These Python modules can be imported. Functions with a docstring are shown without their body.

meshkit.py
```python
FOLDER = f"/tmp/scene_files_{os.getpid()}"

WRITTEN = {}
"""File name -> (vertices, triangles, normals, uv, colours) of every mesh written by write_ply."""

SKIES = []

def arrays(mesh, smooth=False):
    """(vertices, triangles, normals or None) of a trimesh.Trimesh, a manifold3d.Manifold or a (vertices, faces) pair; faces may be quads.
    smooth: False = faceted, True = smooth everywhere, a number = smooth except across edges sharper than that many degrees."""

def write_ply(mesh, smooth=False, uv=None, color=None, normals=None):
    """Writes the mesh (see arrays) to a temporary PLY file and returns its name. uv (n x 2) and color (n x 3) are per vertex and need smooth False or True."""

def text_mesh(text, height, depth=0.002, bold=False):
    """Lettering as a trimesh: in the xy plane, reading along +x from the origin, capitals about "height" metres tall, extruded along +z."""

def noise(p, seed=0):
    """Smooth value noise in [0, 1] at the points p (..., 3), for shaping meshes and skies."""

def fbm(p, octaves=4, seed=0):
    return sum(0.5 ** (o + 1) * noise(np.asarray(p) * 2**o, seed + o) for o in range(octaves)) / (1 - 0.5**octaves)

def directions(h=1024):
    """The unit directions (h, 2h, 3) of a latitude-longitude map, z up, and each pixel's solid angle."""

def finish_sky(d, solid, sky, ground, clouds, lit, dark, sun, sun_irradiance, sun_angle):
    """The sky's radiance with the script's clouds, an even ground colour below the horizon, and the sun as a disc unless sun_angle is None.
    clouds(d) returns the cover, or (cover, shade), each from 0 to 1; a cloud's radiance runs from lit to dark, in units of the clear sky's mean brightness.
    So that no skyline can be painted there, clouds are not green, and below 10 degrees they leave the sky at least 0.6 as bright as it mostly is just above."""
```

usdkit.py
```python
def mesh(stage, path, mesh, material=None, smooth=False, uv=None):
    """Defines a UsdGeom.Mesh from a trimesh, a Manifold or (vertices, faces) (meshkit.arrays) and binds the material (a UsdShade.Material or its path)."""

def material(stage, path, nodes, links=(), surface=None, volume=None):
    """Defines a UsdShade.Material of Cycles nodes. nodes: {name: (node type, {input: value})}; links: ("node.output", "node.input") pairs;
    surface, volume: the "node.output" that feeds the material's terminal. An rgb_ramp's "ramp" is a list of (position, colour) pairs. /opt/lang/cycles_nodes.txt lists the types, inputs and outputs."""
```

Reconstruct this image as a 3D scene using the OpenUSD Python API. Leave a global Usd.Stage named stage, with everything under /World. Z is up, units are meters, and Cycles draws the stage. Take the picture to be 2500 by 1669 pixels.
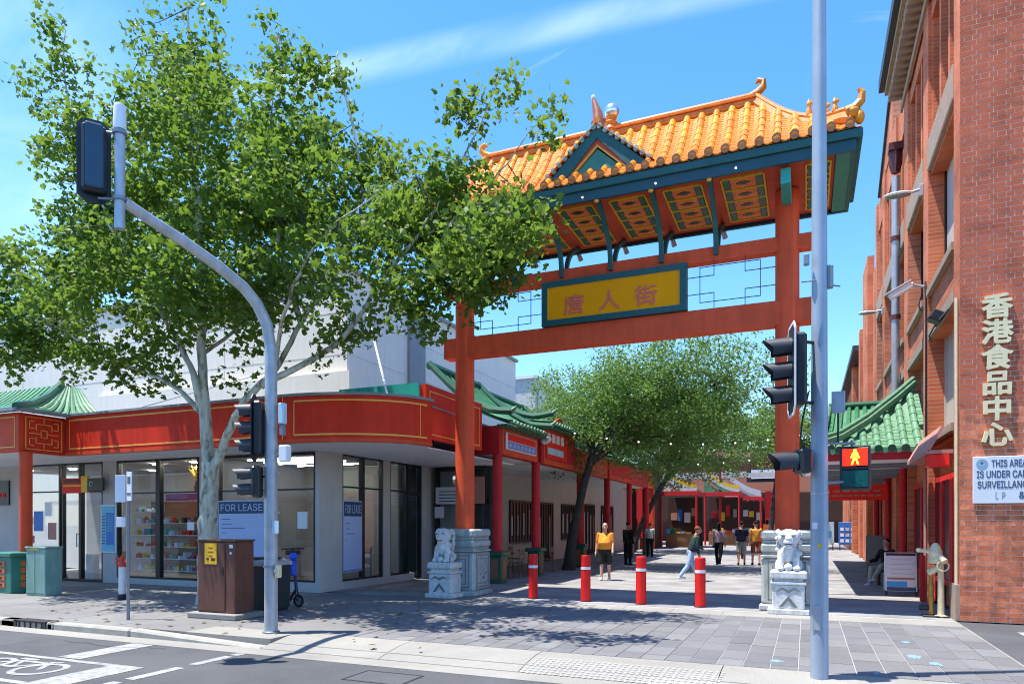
import math, random, json
import numpy as np, trimesh, usdkit, meshkit
import manifold3d as mf
from shapely.geometry import Polygon
from shapely import affinity
from pxr import Usd, UsdGeom, UsdLux, UsdShade, Gf, Sdf, Vt

random.seed(7)
RNG = np.random.RandomState(7)
stage = Usd.Stage.CreateInMemory()
UsdGeom.SetStageUpAxis(stage, "Z")
UsdGeom.SetStageMetersPerUnit(stage, 1.0)
UsdGeom.Xform.Define(stage, "/World")
UsdGeom.Scope.Define(stage, "/World/Looks")

# ---------------------------------------------------------------- camera
cam = UsdGeom.Camera.Define(stage, "/World/camera")
cam.CreateFocalLengthAttr(24.336)
cam.CreateHorizontalApertureAttr(36.0)
cam.CreateVerticalApertureAttr(24.0)
cam.CreateVerticalApertureOffsetAttr(6.372)
cam.CreateClippingRangeAttr(Gf.Vec2f(0.05, 3000))
cam.CreateExposureAttr(1.38)
cam.AddTranslateOp().Set(Gf.Vec3d(0, 0, 1.68))
cam.AddRotateXYZOp().Set(Gf.Vec3f(90, 0, 23.047))

# ---------------------------------------------------------------- sun and sky
SUN = np.array([-.248, -.138, 1.0]); SUN /= np.linalg.norm(SUN)
SUN_EL, SUN_ROT = math.asin(SUN[2]), math.atan2(SUN[0], SUN[1])
sun = UsdLux.DistantLight.Define(stage, "/World/sun")
sun.CreateIntensityAttr(0.93); sun.CreateAngleAttr(0.53); sun.CreateNormalizeAttr(True)
sun.CreateColorAttr(Gf.Vec3f(1.0, 0.95, 0.87))
sun.AddTransformOp().Set(Gf.Matrix4d().SetRotate(Gf.Rotation(Gf.Vec3d(0, 0, 1), Gf.Vec3d(*map(float, SUN)))))
usdkit.material(stage, "/World/Looks/sky", {
    "tc": ("texture_coordinate", {}),
    "sky": ("sky_texture", {"sky_type": "single_scattering", "sun_disc": False, "sun_elevation": SUN_EL, "sun_rotation": SUN_ROT, "altitude": 0.0, "air_density": 1.25, "aerosol_density": 0.35, "ozone_density": 5.0}),
    "hs": ("hsv", {"hue": 0.504, "saturation": 1.27, "value": 0.87, "fac": 1.0}),
    "mp": ("mapping", {"mapping_type": "point", "rotation": (0.32, 0.0, 0.55), "scale": (1.6, 11.0, 7.0)}),
    "n": ("noise_texture", {"scale": 1.6, "detail": 7.0, "roughness": 0.55, "distortion": 0.5}),
    "thin": ("rgb_ramp", {"ramp": [(0.66, (0, 0, 0)), (0.95, (0.25, 0.25, 0.25))]}),
    "dot": ("vector_math", {"math_type": "dot_product", "vector2": (-0.0622, 0.5899, -0.8051)}), "ab": ("math", {"math_type": "absolute"}),
    "across": ("map_range", {"range_type": "smoothstep", "from_min": 0.002, "from_max": 0.024, "to_min": 1.0, "to_max": 0.0, "clamp": True}),
    "dm": ("vector_math", {"math_type": "dot_product", "vector2": (-0.3215, 0.7518, 0.5757)}), "along": ("map_range", {"range_type": "smoothstep", "from_min": 0.86, "from_max": 0.985, "to_min": 0.0, "to_max": 1.0, "clamp": True}),
    "d3": ("vector_math", {"math_type": "dot_product", "vector2": (-0.7857, 0.4703, 0.4017)}), "patch": ("map_range", {"range_type": "smoothstep", "from_min": 0.975, "from_max": 0.9995, "to_min": 0.0, "to_max": 0.75, "clamp": True}),
    "fine": ("map_range", {"from_min": 0.30, "from_max": 0.62, "to_min": 0.03, "to_max": 0.14, "clamp": True}),
    "s1": ("math", {"math_type": "multiply"}), "s2": ("math", {"math_type": "add"}), "s3": ("math", {"math_type": "multiply"}), "s4": ("math", {"math_type": "add", "use_clamp": True}),
    "mx": ("mix", {"color2": (7.5, 8.1, 8.9)}),
    "bg": ("background_shader", {"strength": 0.142}),
}, [("sky.color", "hs.color"), ("tc.generated", "mp.vector"), ("mp.vector", "n.vector"), ("n.fac", "thin.fac"), ("tc.generated", "dot.vector1"), ("dot.value", "ab.value1"), ("ab.value", "across.value"), ("tc.generated", "dm.vector1"), ("dm.value", "along.value"),
    ("tc.generated", "d3.vector1"), ("d3.value", "patch.value"), ("n.fac", "fine.value"), ("across.result", "s1.value1"), ("along.result", "s1.value2"), ("s1.value", "s2.value1"), ("patch.result", "s2.value2"), ("s2.value", "s3.value1"), ("fine.result", "s3.value2"), ("s3.value", "s4.value1"), ("thin.color", "s4.value2"),
    ("s4.value", "mx.fac"), ("hs.color", "mx.color1"), ("mx.color", "bg.color")], surface="bg.background")
dome = UsdLux.DomeLight.Define(stage, "/World/sky")
UsdShade.MaterialBindingAPI.Apply(dome.GetPrim()).Bind(UsdShade.Material.Get(stage, "/World/Looks/sky"))
dome.GetPrim().SetCustomDataByKey("kind", "structure")
dome.GetPrim().SetCustomDataByKey("label", "bright blue summer sky with thin streaks of cirrus")

# ---------------------------------------------------------------- materials
MATS = {}
def mat(name, color, rough=0.6, metal=0.0, var=0.12, scale=3.0, bump=0.0, bscale=40.0, spec=0.5, coat=0.0, rnd=0.0, streak=0.0, emit=None):
    """principled with a soft two-scale colour variation, optional per-object variation and fine relief"""
    c = np.array(color, float)
    n = {"g": ("geometry", {}), "n": ("noise_texture", {"scale": scale, "detail": 5.0, "roughness": 0.62}),
         "r": ("rgb_ramp", {"ramp": [(0.28, tuple(np.clip(c * (1 - var), 0, 1))), (0.72, tuple(np.clip(c * (1 + var), 0, 1)))]}),
         "p": ("principled_bsdf", {"roughness": rough, "metallic": metal, "specular_ior_level": spec, "coat_weight": coat, "coat_roughness": 0.12})}
    l = [("g.position", "n.vector"), ("n.fac", "r.fac")]
    out = "r.color"
    if rnd:
        n["oi"] = ("object_info", {}); n["m"] = ("math", {"math_type": "multiply_add", "value2": 2 * rnd, "value3": 1 - rnd}); n["h"] = ("hsv", {"fac": 1.0, "hue": 0.5, "saturation": 1.0})
        l += [("oi.random", "m.value1"), ("m.value", "h.value"), (out, "h.color")]; out = "h.color"
    if streak:  # rain streaks and grime running down the surface
        n["sm"] = ("mapping", {"mapping_type": "point", "scale": (5.0, 5.0, .42)}); n["sn"] = ("noise_texture", {"scale": 1.4, "detail": 6.0, "roughness": .65}); n["sr"] = ("rgb_ramp", {"ramp": [(.36, (1 - streak, 1 - streak, 1 - streak)), (.56, (1, 1, 1))]}); n["sx"] = ("mix", {"mix_type": "multiply", "fac": 1.0})
        l += [("g.position", "sm.vector"), ("sm.vector", "sn.vector"), ("sn.fac", "sr.fac"), (out, "sx.color1"), ("sr.color", "sx.color2")]; out = "sx.color"
    l.append((out, "p.base_color"))
    if bump:
        n["bn"] = ("noise_texture", {"scale": bscale, "detail": 4.0}); n["b"] = ("bump", {"strength": bump, "distance": 0.01})
        l += [("g.position", "bn.vector"), ("bn.fac", "b.height"), ("b.normal", "p.normal")]
    if emit:
        n["p"][1]["emission_color"] = emit[0]; n["p"][1]["emission_strength"] = emit[1]
    MATS[name] = usdkit.material(stage, "/World/Looks/" + name, n, l, surface="p.BSDF")
    return MATS[name]

def gmat(name, color, rough=.85, big=.16, fine=.14, fscale=70.0, spots=.35, sscale=5.0, rnd=0.0):
    """worn ground: broad stains, fine grain, scattered dark gum spots"""
    c = lambda k: (k, k, k)
    n = {"g": ("geometry", {}), "a": ("noise_texture", {"scale": .55, "detail": 6.0, "roughness": .6, "distortion": .6}), "ar": ("rgb_ramp", {"ramp": [(.3, c(1 - big)), (.7, c(1 + big))]}),
         "b": ("noise_texture", {"scale": fscale, "detail": 3.0}), "br": ("rgb_ramp", {"ramp": [(.3, c(1 - fine)), (.7, c(1 + fine))]}),
         "v": ("voronoi_texture", {"scale": sscale}), "vr": ("rgb_ramp", {"ramp": [(.05, c(1 - spots)), (.085, c(1.0))]}),
         "x": ("mix", {"mix_type": "multiply", "fac": 1.0, "color1": tuple(color)}), "y": ("mix", {"mix_type": "multiply", "fac": 1.0}), "z": ("mix", {"mix_type": "multiply", "fac": 1.0}),
         "bp": ("bump", {"strength": .35, "distance": .006}), "p": ("principled_bsdf", {"roughness": rough, "specular_ior_level": .3})}
    l = [("g.position", "a.vector"), ("g.position", "b.vector"), ("g.position", "v.vector"), ("a.fac", "ar.fac"), ("b.fac", "br.fac"), ("v.distance", "vr.fac"), ("ar.color", "x.color2"), ("x.color", "y.color1"), ("br.color", "y.color2"), ("y.color", "z.color1"), ("vr.color", "z.color2"), ("b.fac", "bp.height"), ("bp.normal", "p.normal")]
    out = "z.color"
    if rnd:
        n["oi"] = ("object_info", {}); n["m"] = ("math", {"math_type": "multiply_add", "value2": 2 * rnd, "value3": 1 - rnd}); n["h"] = ("hsv", {"fac": 1.0, "hue": .5, "saturation": 1.0}); l += [("oi.random", "m.value1"), ("m.value", "h.value"), (out, "h.color")]; out = "h.color"
    MATS[name] = usdkit.material(stage, "/World/Looks/" + name, n, l + [(out, "p.base_color")], surface="p.BSDF")
gmat("asphalt", (.080, .081, .085), .9, .22, .25, 90.0, .25, 3.0)
gmat("lane_asphalt", (.085, .087, .093), .9, .2, .25, 90.0, .3, 3.0)
gmat("footpath", (.175, .172, .168), .85, .2, .14, 60.0, .35, 4.0)
mat("mortar_light", (.36, .36, .36), .9, var=.1, bump=.2)
gmat("slate", (.150, .150, .154), .72, .14, .16, 45.0, .3, 5.0, .15)
gmat("slate2", (.165, .163, .162), .75, .14, .18, 45.0, .3, 5.0, .15)
gmat("concrete", (.26, .25, .224), .88, .2, .12, 60.0, .3, 5.0)
mat("concrete_kerb", (.31, .297, .257), .88, var=.18, scale=4, bump=.25, bscale=80)
mat("tactile", (.40, .39, .36), .8, var=.08)
mat("road_paint", (.285, .285, .28), .7, var=.5, scale=13, bump=.2, bscale=150)
mat("chalk_blue", (.17, .27, .33), .8, var=.3, scale=30)
mat("iron", (.045, .042, .04), .6, .4, var=.2, scale=20)
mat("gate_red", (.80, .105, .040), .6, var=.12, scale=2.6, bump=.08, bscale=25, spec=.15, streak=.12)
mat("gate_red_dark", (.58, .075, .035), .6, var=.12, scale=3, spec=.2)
mat("teal", (.010, .085, .085), .5, var=.15, scale=4)
mat("teal_blue", (.008, .060, .082), .45, var=.15, scale=4)
mat("teal_light", (.02, .36, .30), .5, var=.10, scale=4)
mat("green_paint", (.035, .19, .14), .5, var=.14, scale=3)
mat("cabinet_green", (.20, .36, .30), .55, var=.12, scale=3, streak=.2)
mat("sign_yellow", (.98, .36, .004), .65, var=.05, scale=3, spec=.1)
mat("gold", (.72, .40, .06), .4, var=.10, scale=8)
mat("gold_line", (.90, .44, .09), .5, var=.10, scale=8, spec=.3)
mat("letter_red", (.76, .17, .12), .6, var=.2, scale=20, spec=.15)
mat("soffit_orange", (.80, .20, .04), .6, var=.15, scale=10, spec=.2)
mat("soffit_gold", (.72, .42, .02), .6, var=.2, scale=14, spec=.2)
mat("soffit_green", (.03, .10, .06), .5, var=.3, scale=14)
mat("glaze", (.80, .265, .012), .36, var=.30, scale=9, coat=.12, rnd=.28, bump=.08, bscale=30, spec=.35, streak=.2)
mat("glaze_pan", (.70, .20, .014), .45, var=.35, scale=14, coat=.05, spec=.3)
mat("glaze_dark", (.34, .10, .035), .4, var=.25, scale=12, coat=.2)
mat("glaze_ridge", (.72, .19, .018), .35, var=.3, scale=5, coat=.15, spec=.35)
mat("scallop", (.30, .33, .27), .6, var=.4, scale=20)
mat("silver_ball", (.78, .77, .76), .25, .9, var=.05)
mat("stone", (.66, .66, .63), .8, var=.20, scale=14, bump=.5, bscale=60, streak=.22)
mat("stone_pale", (.42, .44, .41), .75, var=.16, scale=6, bump=.3, bscale=60, streak=.22)
mat("stone_groove", (.16, .18, .17), .8, var=.1)
mat("bollard_red", (.80, .018, .014), .5, var=.12, scale=9, spec=.3, streak=.18)
mat("white_paint", (.78, .78, .77), .45, var=.04)
mat("galv", (.42, .45, .48), .45, .5, var=.16, scale=6, streak=.16)
mat("galv_dark", (.22, .25, .28), .45, .4, var=.12, scale=5)
mat("pole_paint", (.33, .39, .45), .45, .15, var=.12, scale=3)
mat("signal_black", (.012, .014, .017), .45, var=.1)
mat("signal_visor", (.028, .030, .036), .5, var=.1)
mat("signal_blue", (.015, .05, .09), .4, var=.15)
mat("lens_green", (.01, .10, .09), .15, var=.1)
mat("lens_red_box", (.6, .01, .005), .3, var=.05, emit=((1, .018, .003), 1.1))
mat("lens_man", (.9, .2, .03), .3, var=.02, emit=((1, .20, .015), 3.6))
mat("plate_white", (.72, .74, .76), .45, var=.03)
mat("plate_text", (.10, .11, .14), .6, var=.3, scale=30)
mat("cabinet_brown", (.125, .048, .030), .55, var=.2, scale=3.5, streak=.25)
mat("sticker_yellow", (.80, .46, .015), .5, var=.05)
mat("bin_dark", (.012, .022, .024), .5, var=.2)
mat("shop_red", (.70, .042, .018), .6, var=.10, scale=1.6, spec=.15, streak=.12)
mat("shop_red_edge", (.66, .075, .025), .6, var=.1, spec=.22)
mat("wall_taupe", (.52, .49, .455), .85, var=.07, scale=1.3, bump=.15, bscale=60, spec=.2, streak=.05)
mat("soffit_white", (.80, .80, .80), .75, var=.04, spec=.2)
mat("cream_wall", (.76, .71, .62), .85, var=.05, scale=.8, bump=.1, bscale=20, streak=.06)
mat("grey_wall", (.60, .61, .60), .85, var=.06, scale=.8, streak=.12)
mat("dark_grey_wall", (.25, .27, .28), .8, var=.08)
mat("frame_black", (.010, .011, .012), .4, var=.1)
mat("interior", (.36, .35, .34), .85, var=.08)
mat("interior_dark", (.10, .10, .10), .85, var=.1)
mat("interior_floor", (.26, .245, .23), .6, var=.1)
mat("tile_green", (.04, .185, .08), .45, var=.3, scale=8, coat=.1, rnd=.14, spec=.3)
mat("tile_green_pale", (.12, .255, .145), .5, var=.3, scale=9, coat=.06, rnd=.12, spec=.3)
mat("tile_green_dark", (.018, .10, .05), .45, var=.2)
mat("arcade_red", (.55, .028, .035), .55, var=.08, spec=.25)
mat("arcade_orange", (.66, .085, .03), .6, var=.12, spec=.22)
mat("lease_blue", (.012, .06, .12), .5, var=.06)
mat("lease_pale", (.45, .55, .80), .5, var=.04)
mat("poster_blue", (.03, .17, .55), .5, var=.1)
mat("poster_cyan", (.12, .50, .66), .5, var=.1)
mat("orange", (.60, .14, .03), .5, var=.08)
mat("pink", (.45, .05, .16), .5, var=.15)
mat("red_sign", (.85, .03, .022), .55, var=.05, spec=.25)
mat("blue_sign", (.22, .25, .70), .5, var=.15, scale=8)
mat("pale_blue", (.42, .58, .66), .5, var=.1)
mat("sky_blue", (.06, .38, .75), .5, var=.08)
mat("yellow_paint", (.75, .48, .02), .5, var=.1)
mat("wood", (.22, .11, .05), .6, var=.2, scale=9)
mat("wood_dark", (.05, .022, .014), .6, var=.25, scale=6)
mat("black_plastic", (.014, .014, .016), .45, var=.1)
mat("scooter_blue", (.03, .10, .62), .4, var=.1)
mat("scooter_navy", (.02, .022, .12), .4, var=.1)
mat("tyre", (.012, .012, .012), .8, var=.1)
mat("hydrant_red", (.60, .06, .03), .45, var=.1)
mat("cream_paint", (.66, .57, .36), .5, var=.12, scale=10)
mat("brass", (.50, .25, .06), .4, .6, var=.2, scale=10)
MATS["bark"] = usdkit.material(stage, "/World/Looks/bark", {
    "g": ("geometry", {}), "mp": ("mapping", {"mapping_type": "point", "scale": (1.0, 1.0, .38)}), "n": ("noise_texture", {"scale": 7.5, "detail": 4.0, "roughness": .55, "distortion": .8}),
    "r": ("rgb_ramp", {"ramp": [(.34, (.15, .13, .095)), (.40, (.27, .26, .18)), (.455, (.40, .39, .29)), (.56, (.50, .48, .38)), (.70, (.60, .575, .47))]}), "n2": ("noise_texture", {"scale": 40.0, "detail": 3.0}), "bp": ("bump", {"strength": .5, "distance": .012}), "p": ("principled_bsdf", {"roughness": .88, "specular_ior_level": .2})},
    [("g.position", "mp.vector"), ("mp.vector", "n.vector"), ("n.fac", "r.fac"), ("r.color", "p.base_color"), ("n.fac", "bp.height"), ("bp.normal", "p.normal")], surface="p.BSDF")
mat("bark_dark", (.045, .04, .032), .9, var=.4, scale=8, bump=.5, bscale=25)
mat("brick_mortar", (.72, .58, .47), .95, var=.12, scale=15, bump=.3, bscale=60, spec=.1)
mat("brick", (.67, .205, .10), .92, var=.36, scale=4.0, bump=.4, bscale=45, rnd=.24, spec=.1, streak=.28)
mat("sandstone", (.34, .25, .18), .85, var=.16, scale=6, bump=.2)
mat("board_beige", (.50, .45, .39), .8, var=.08, scale=3)
mat("window_dark", (.035, .032, .035), .25, var=.2)
mat("maroon", (.10, .018, .02), .5, var=.15)
mat("pinkish", (.48, .22, .17), .7, var=.12, scale=6)
mat("sandwich_white", (.80, .80, .80), .5, var=.03)
mat("letter_cream", (.78, .67, .40), .6, var=.10, scale=8)
mat("faded_blue", (.06, .10, .17), .6, var=.35, scale=16)
mat("faded_grey", (.28, .35, .38), .6, var=.35, scale=16)
mat("eye_blue", (.25, .42, .52), .6, var=.1)
mat("roof_dark", (.03, .034, .04), .5, var=.15)
mat("bulb", (.9, .88, .8), .3, var=.02, emit=((1, .93, .8), .5))
mat("grey_screen", (.16, .19, .19), .7, var=.08)
mat("bleached", (.55, .55, .58), .8, var=.1)
for i, c in enumerate([(.55, .30, .22), (.30, .16, .10), (.45, .24, .16)]): mat(f"skin_{i}", c, .55, var=.06, scale=12)
for nm, c in dict(mustard=(.76, .27, .035), olive_black=(.022, .026, .022), grey_green=(.36, .42, .38), ink=(.012, .012, .015), lilac=(.42, .30, .36), navy=(.02, .022, .045), khaki=(.33, .32, .28), denim=(.30, .42, .62), forest=(.02, .045, .04), amber=(.62, .28, .05), silver_hair=(.60, .56, .55), white_cloth=(.7, .7, .7), rust=(.25, .06, .03)).items():
    mat("cloth_" + nm, c, .85, var=.34, scale=15, bump=.6, bscale=18, spec=.2)

MATS["brick_upper"] = usdkit.material(stage, "/World/Looks/brick_upper", {
    "g": ("geometry", {}), "r": ("rgb_ramp", {"ramp": [(0, (.48, .13, .07)), (.5, (.66, .205, .105)), (1, (.78, .29, .16))]}), "n": ("noise_texture", {"scale": 1.7, "detail": 8.0, "roughness": .68}),
    "q": ("rgb_ramp", {"ramp": [(.28, (.60, .58, .58)), (.48, (1.0, 1.0, 1.0)), (.72, (1.25, 1.2, 1.2))]}), "x": ("mix", {"mix_type": "multiply", "fac": 1.0}), "p": ("principled_bsdf", {"roughness": .92, "specular_ior_level": .1})},
    [("g.random_per_island", "r.fac"), ("g.position", "n.vector"), ("n.fac", "q.fac"), ("r.color", "x.color1"), ("q.color", "x.color2"), ("x.color", "p.base_color")], surface="p.BSDF")

mat("lamp_glow", (.9, .9, .85), .4, var=.01, emit=((1, .93, .82), 4.5))
mat("downlight_glow", (.9, .9, .85), .4, var=.01, emit=((1, .92, .80), 45.0))
def leafmat(name, stops, trans, gloss):
    MATS[name] = usdkit.material(stage, "/World/Looks/" + name, {
        "g": ("geometry", {}), "r": ("rgb_ramp", {"ramp": stops}), "p": ("principled_bsdf", {"roughness": .5, "specular_ior_level": gloss}),
        "t": ("translucent_bsdf", {}), "h": ("hsv", {"hue": .488, "saturation": 1.0, "value": 2.1, "fac": 1.0}), "m": ("mix_closure", {"fac": trans})},
        [("g.random_per_island", "r.fac"), ("r.color", "p.base_color"), ("r.color", "h.color"), ("h.color", "t.color"), ("p.BSDF", "m.closure1"), ("t.BSDF", "m.closure2")], surface="m.closure")
leafmat("leaf_plane", [(0, (.085, .15, .018)), (.3, (.18, .27, .028)), (.65, (.31, .395, .036)), (.92, (.48, .53, .06)), (1, (.46, .34, .10))], .44, .22)
leafmat("leaf_street", [(0, (.10, .19, .035)), (.5, (.23, .36, .07)), (.9, (.35, .48, .10)), (1, (.44, .50, .18))], .38, .5)

leafmat("leaf_fallen", [(0, (.16, .09, .03)), (.5, (.26, .17, .05)), (1, (.22, .22, .05))], .1, .2)
# glass: clear pane with mirror reflection by angle
def glassmat(name, tint, base):
    MATS[name] = usdkit.material(stage, "/World/Looks/" + name, {
        "ge": ("geometry", {}), "d": ("vector_math", {"math_type": "dot_product"}), "ab": ("math", {"math_type": "absolute"}), "i": ("math", {"math_type": "subtract", "value1": 1.0}), "pw": ("math", {"math_type": "power", "value2": 5.0}),
        "a": ("math", {"math_type": "multiply_add", "value2": .9, "value3": base, "use_clamp": True}),
        "t": ("transparent_bsdf", {"color": tint}), "g": ("glossy_bsdf", {"color": (.95, .97, 1.0), "roughness": .015}), "m": ("mix_closure", {})},
        [("ge.incoming", "d.vector1"), ("ge.true_normal", "d.vector2"), ("d.value", "ab.value1"), ("ab.value", "i.value2"), ("i.value", "pw.value1"), ("pw.value", "a.value1"), ("a.value", "m.fac"), ("t.BSDF", "m.closure1"), ("g.BSDF", "m.closure2")], surface="m.closure")
glassmat("glass", (.90, .93, .94), .045)

# brick work by shader, for walls seen at a grazing angle: along the wall (y) and up (z)
def brickmat(name, along, c1, c2, mortar, size=1.0, bump=.6):
    MATS[name] = usdkit.material(stage, "/World/Looks/" + name, {
        "g": ("geometry", {}), "s": ("separate_xyz", {}), "c": ("combine_xyz", {}),
        "b": ("brick_texture", {"scale": 1.0, "brick_width": .24 * size, "row_height": .086 * size, "mortar_size": .011 * size, "mortar_smooth": .15, "color1": c1, "color2": c2, "mortar": mortar, "bias": -.1}),
        "n": ("noise_texture", {"scale": 1.1, "detail": 5.0}), "r": ("rgb_ramp", {"ramp": [(.3, (.72, .7, .7)), (.7, (1.2, 1.2, 1.2))]}),
        "x": ("mix", {"mix_type": "multiply", "fac": 1.0}), "bp": ("bump", {"strength": bump, "distance": .012, "invert": True}), "p": ("principled_bsdf", {"roughness": .9, "specular_ior_level": .15})},
        [("g.position", "s.vector"), ("s." + along, "c.x"), ("s.z", "c.y"), ("c.vector", "b.vector"), ("g.position", "n.vector"), ("n.fac", "r.fac"), ("b.color", "x.color1"), ("r.color", "x.color2"), ("x.color", "p.base_color"), ("b.fac", "bp.height"), ("bp.normal", "p.normal")], surface="p.BSDF")
brickmat("brick_side", "y", (.64, .19, .085), (.50, .135, .065), (.52, .27, .18), bump=.35)
brickmat("brick_front", "x", (.56, .16, .085), (.44, .11, .06), (.55, .43, .35))
brickmat("stone_paving", "y", (.21, .21, .22), (.18, .185, .20), (.25, .25, .25), 2.6, .2)

# ---------------------------------------------------------------- geometry: every shape is (vertices, triangles)
def cat(*ms):
    ms = [m for m in (ms[0] if len(ms) == 1 and isinstance(ms[0], list) else ms)]
    v, f, o = [], [], 0
    for a, b in ms:
        v.append(np.asarray(a, float)); f.append(np.asarray(b, int) + o); o += len(a)
    return np.vstack(v), np.vstack(f)
_BF = np.array([[0, 2, 1], [1, 2, 3], [4, 5, 6], [5, 7, 6], [0, 1, 4], [1, 5, 4], [2, 6, 3], [3, 6, 7], [0, 4, 2], [2, 4, 6], [1, 3, 5], [3, 7, 5]])
def box(x0, y0, z0, x1, y1, z1):
    x0, x1 = sorted((x0, x1)); y0, y1 = sorted((y0, y1)); z0, z1 = sorted((z0, z1))
    return np.array([[x, y, z] for z in (z0, z1) for y in (y0, y1) for x in (x0, x1)], float), _BF
def _ctemplate():
    v = []
    for sx in (-1, 1):
        for sy in (-1, 1):
            for sz in (-1, 1):
                for k in range(3):
                    p = [(sx, 0), (sy, 0), (sz, 0)]
                    v.append([sx, sy, sz, k])
    p = np.array([[a * (1 if k == 0 else .8), b * (1 if k == 1 else .8), c * (1 if k == 2 else .8)] for a, b, c, k in v])
    h = trimesh.convex.convex_hull(p)
    from scipy.spatial import cKDTree
    ix = cKDTree(p).query(h.vertices)[1]
    return np.array(v), ix[np.array(h.faces)]
_CV, _CF = _ctemplate()
def cbox(x0, y0, z0, x1, y1, z1, c=.01):
    """box with chamfered edges"""
    lo, hi = np.minimum([x0, y0, z0], [x1, y1, z1]).astype(float), np.maximum([x0, y0, z0], [x1, y1, z1]).astype(float)
    m, h = (lo + hi) / 2, (hi - lo) / 2
    s, k = _CV[:, :3], _CV[:, 3]
    inset = np.minimum(c, h * .45)
    v = s * (h - inset); v[np.arange(24), k] = s[np.arange(24), k] * h[k]
    return v + m, _CF
def mv(m, t=(0, 0, 0), rz=0.0, s=1.0, rx=0.0, ry=0.0):
    v = np.asarray(m[0], float) * s
    for ang, (i, j) in ((rx, (1, 2)), (ry, (2, 0)), (rz, (0, 1))):
        if ang:
            c, q = math.cos(ang), math.sin(ang); a, b = v[:, i].copy(), v[:, j].copy()
            v[:, i], v[:, j] = c * a - q * b, q * a + c * b
    return v + np.asarray(t, float), m[1]
def tube(pts, r, n=10, caps=True):
    p = np.asarray(pts, float); r = np.broadcast_to(np.asarray(r, float), (len(p),))
    t = np.gradient(p, axis=0); t /= np.linalg.norm(t, axis=1, keepdims=True) + 1e-12
    a = np.zeros_like(p); ref = np.array([1.0, 0, 0]) if abs(t[0, 0]) < .8 else np.array([0, 1.0, 0])
    for i in range(len(p)):
        ref = ref - t[i] * (ref @ t[i]); ref /= np.linalg.norm(ref) + 1e-12; a[i] = ref
    b = np.cross(t, a); ang = np.arange(n) * 2 * np.pi / n
    v = (p[:, None] + r[:, None, None] * (np.cos(ang)[None, :, None] * a[:, None] + np.sin(ang)[None, :, None] * b[:, None])).reshape(-1, 3)
    i, j = np.meshgrid(np.arange(len(p) - 1), np.arange(n), indexing="ij")
    A, B, C, D = i * n + j, i * n + (j + 1) % n, (i + 1) * n + (j + 1) % n, (i + 1) * n + j
    f = np.vstack([np.stack([A, B, C], -1).reshape(-1, 3), np.stack([A, C, D], -1).reshape(-1, 3)])
    if caps:
        k = len(v); v = np.vstack([v, p[:1], p[-1:]]); e = (len(p) - 1) * n; q = np.arange(n)
        f = np.vstack([f, np.stack([np.full(n, k), (q + 1) % n, q], -1), np.stack([np.full(n, k + 1), e + q, e + (q + 1) % n], -1)])
    return v, f
def cyl(p0, p1, r0, r1=None, n=14): return tube([p0, p1], [r0, r0 if r1 is None else r1], n)
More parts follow.
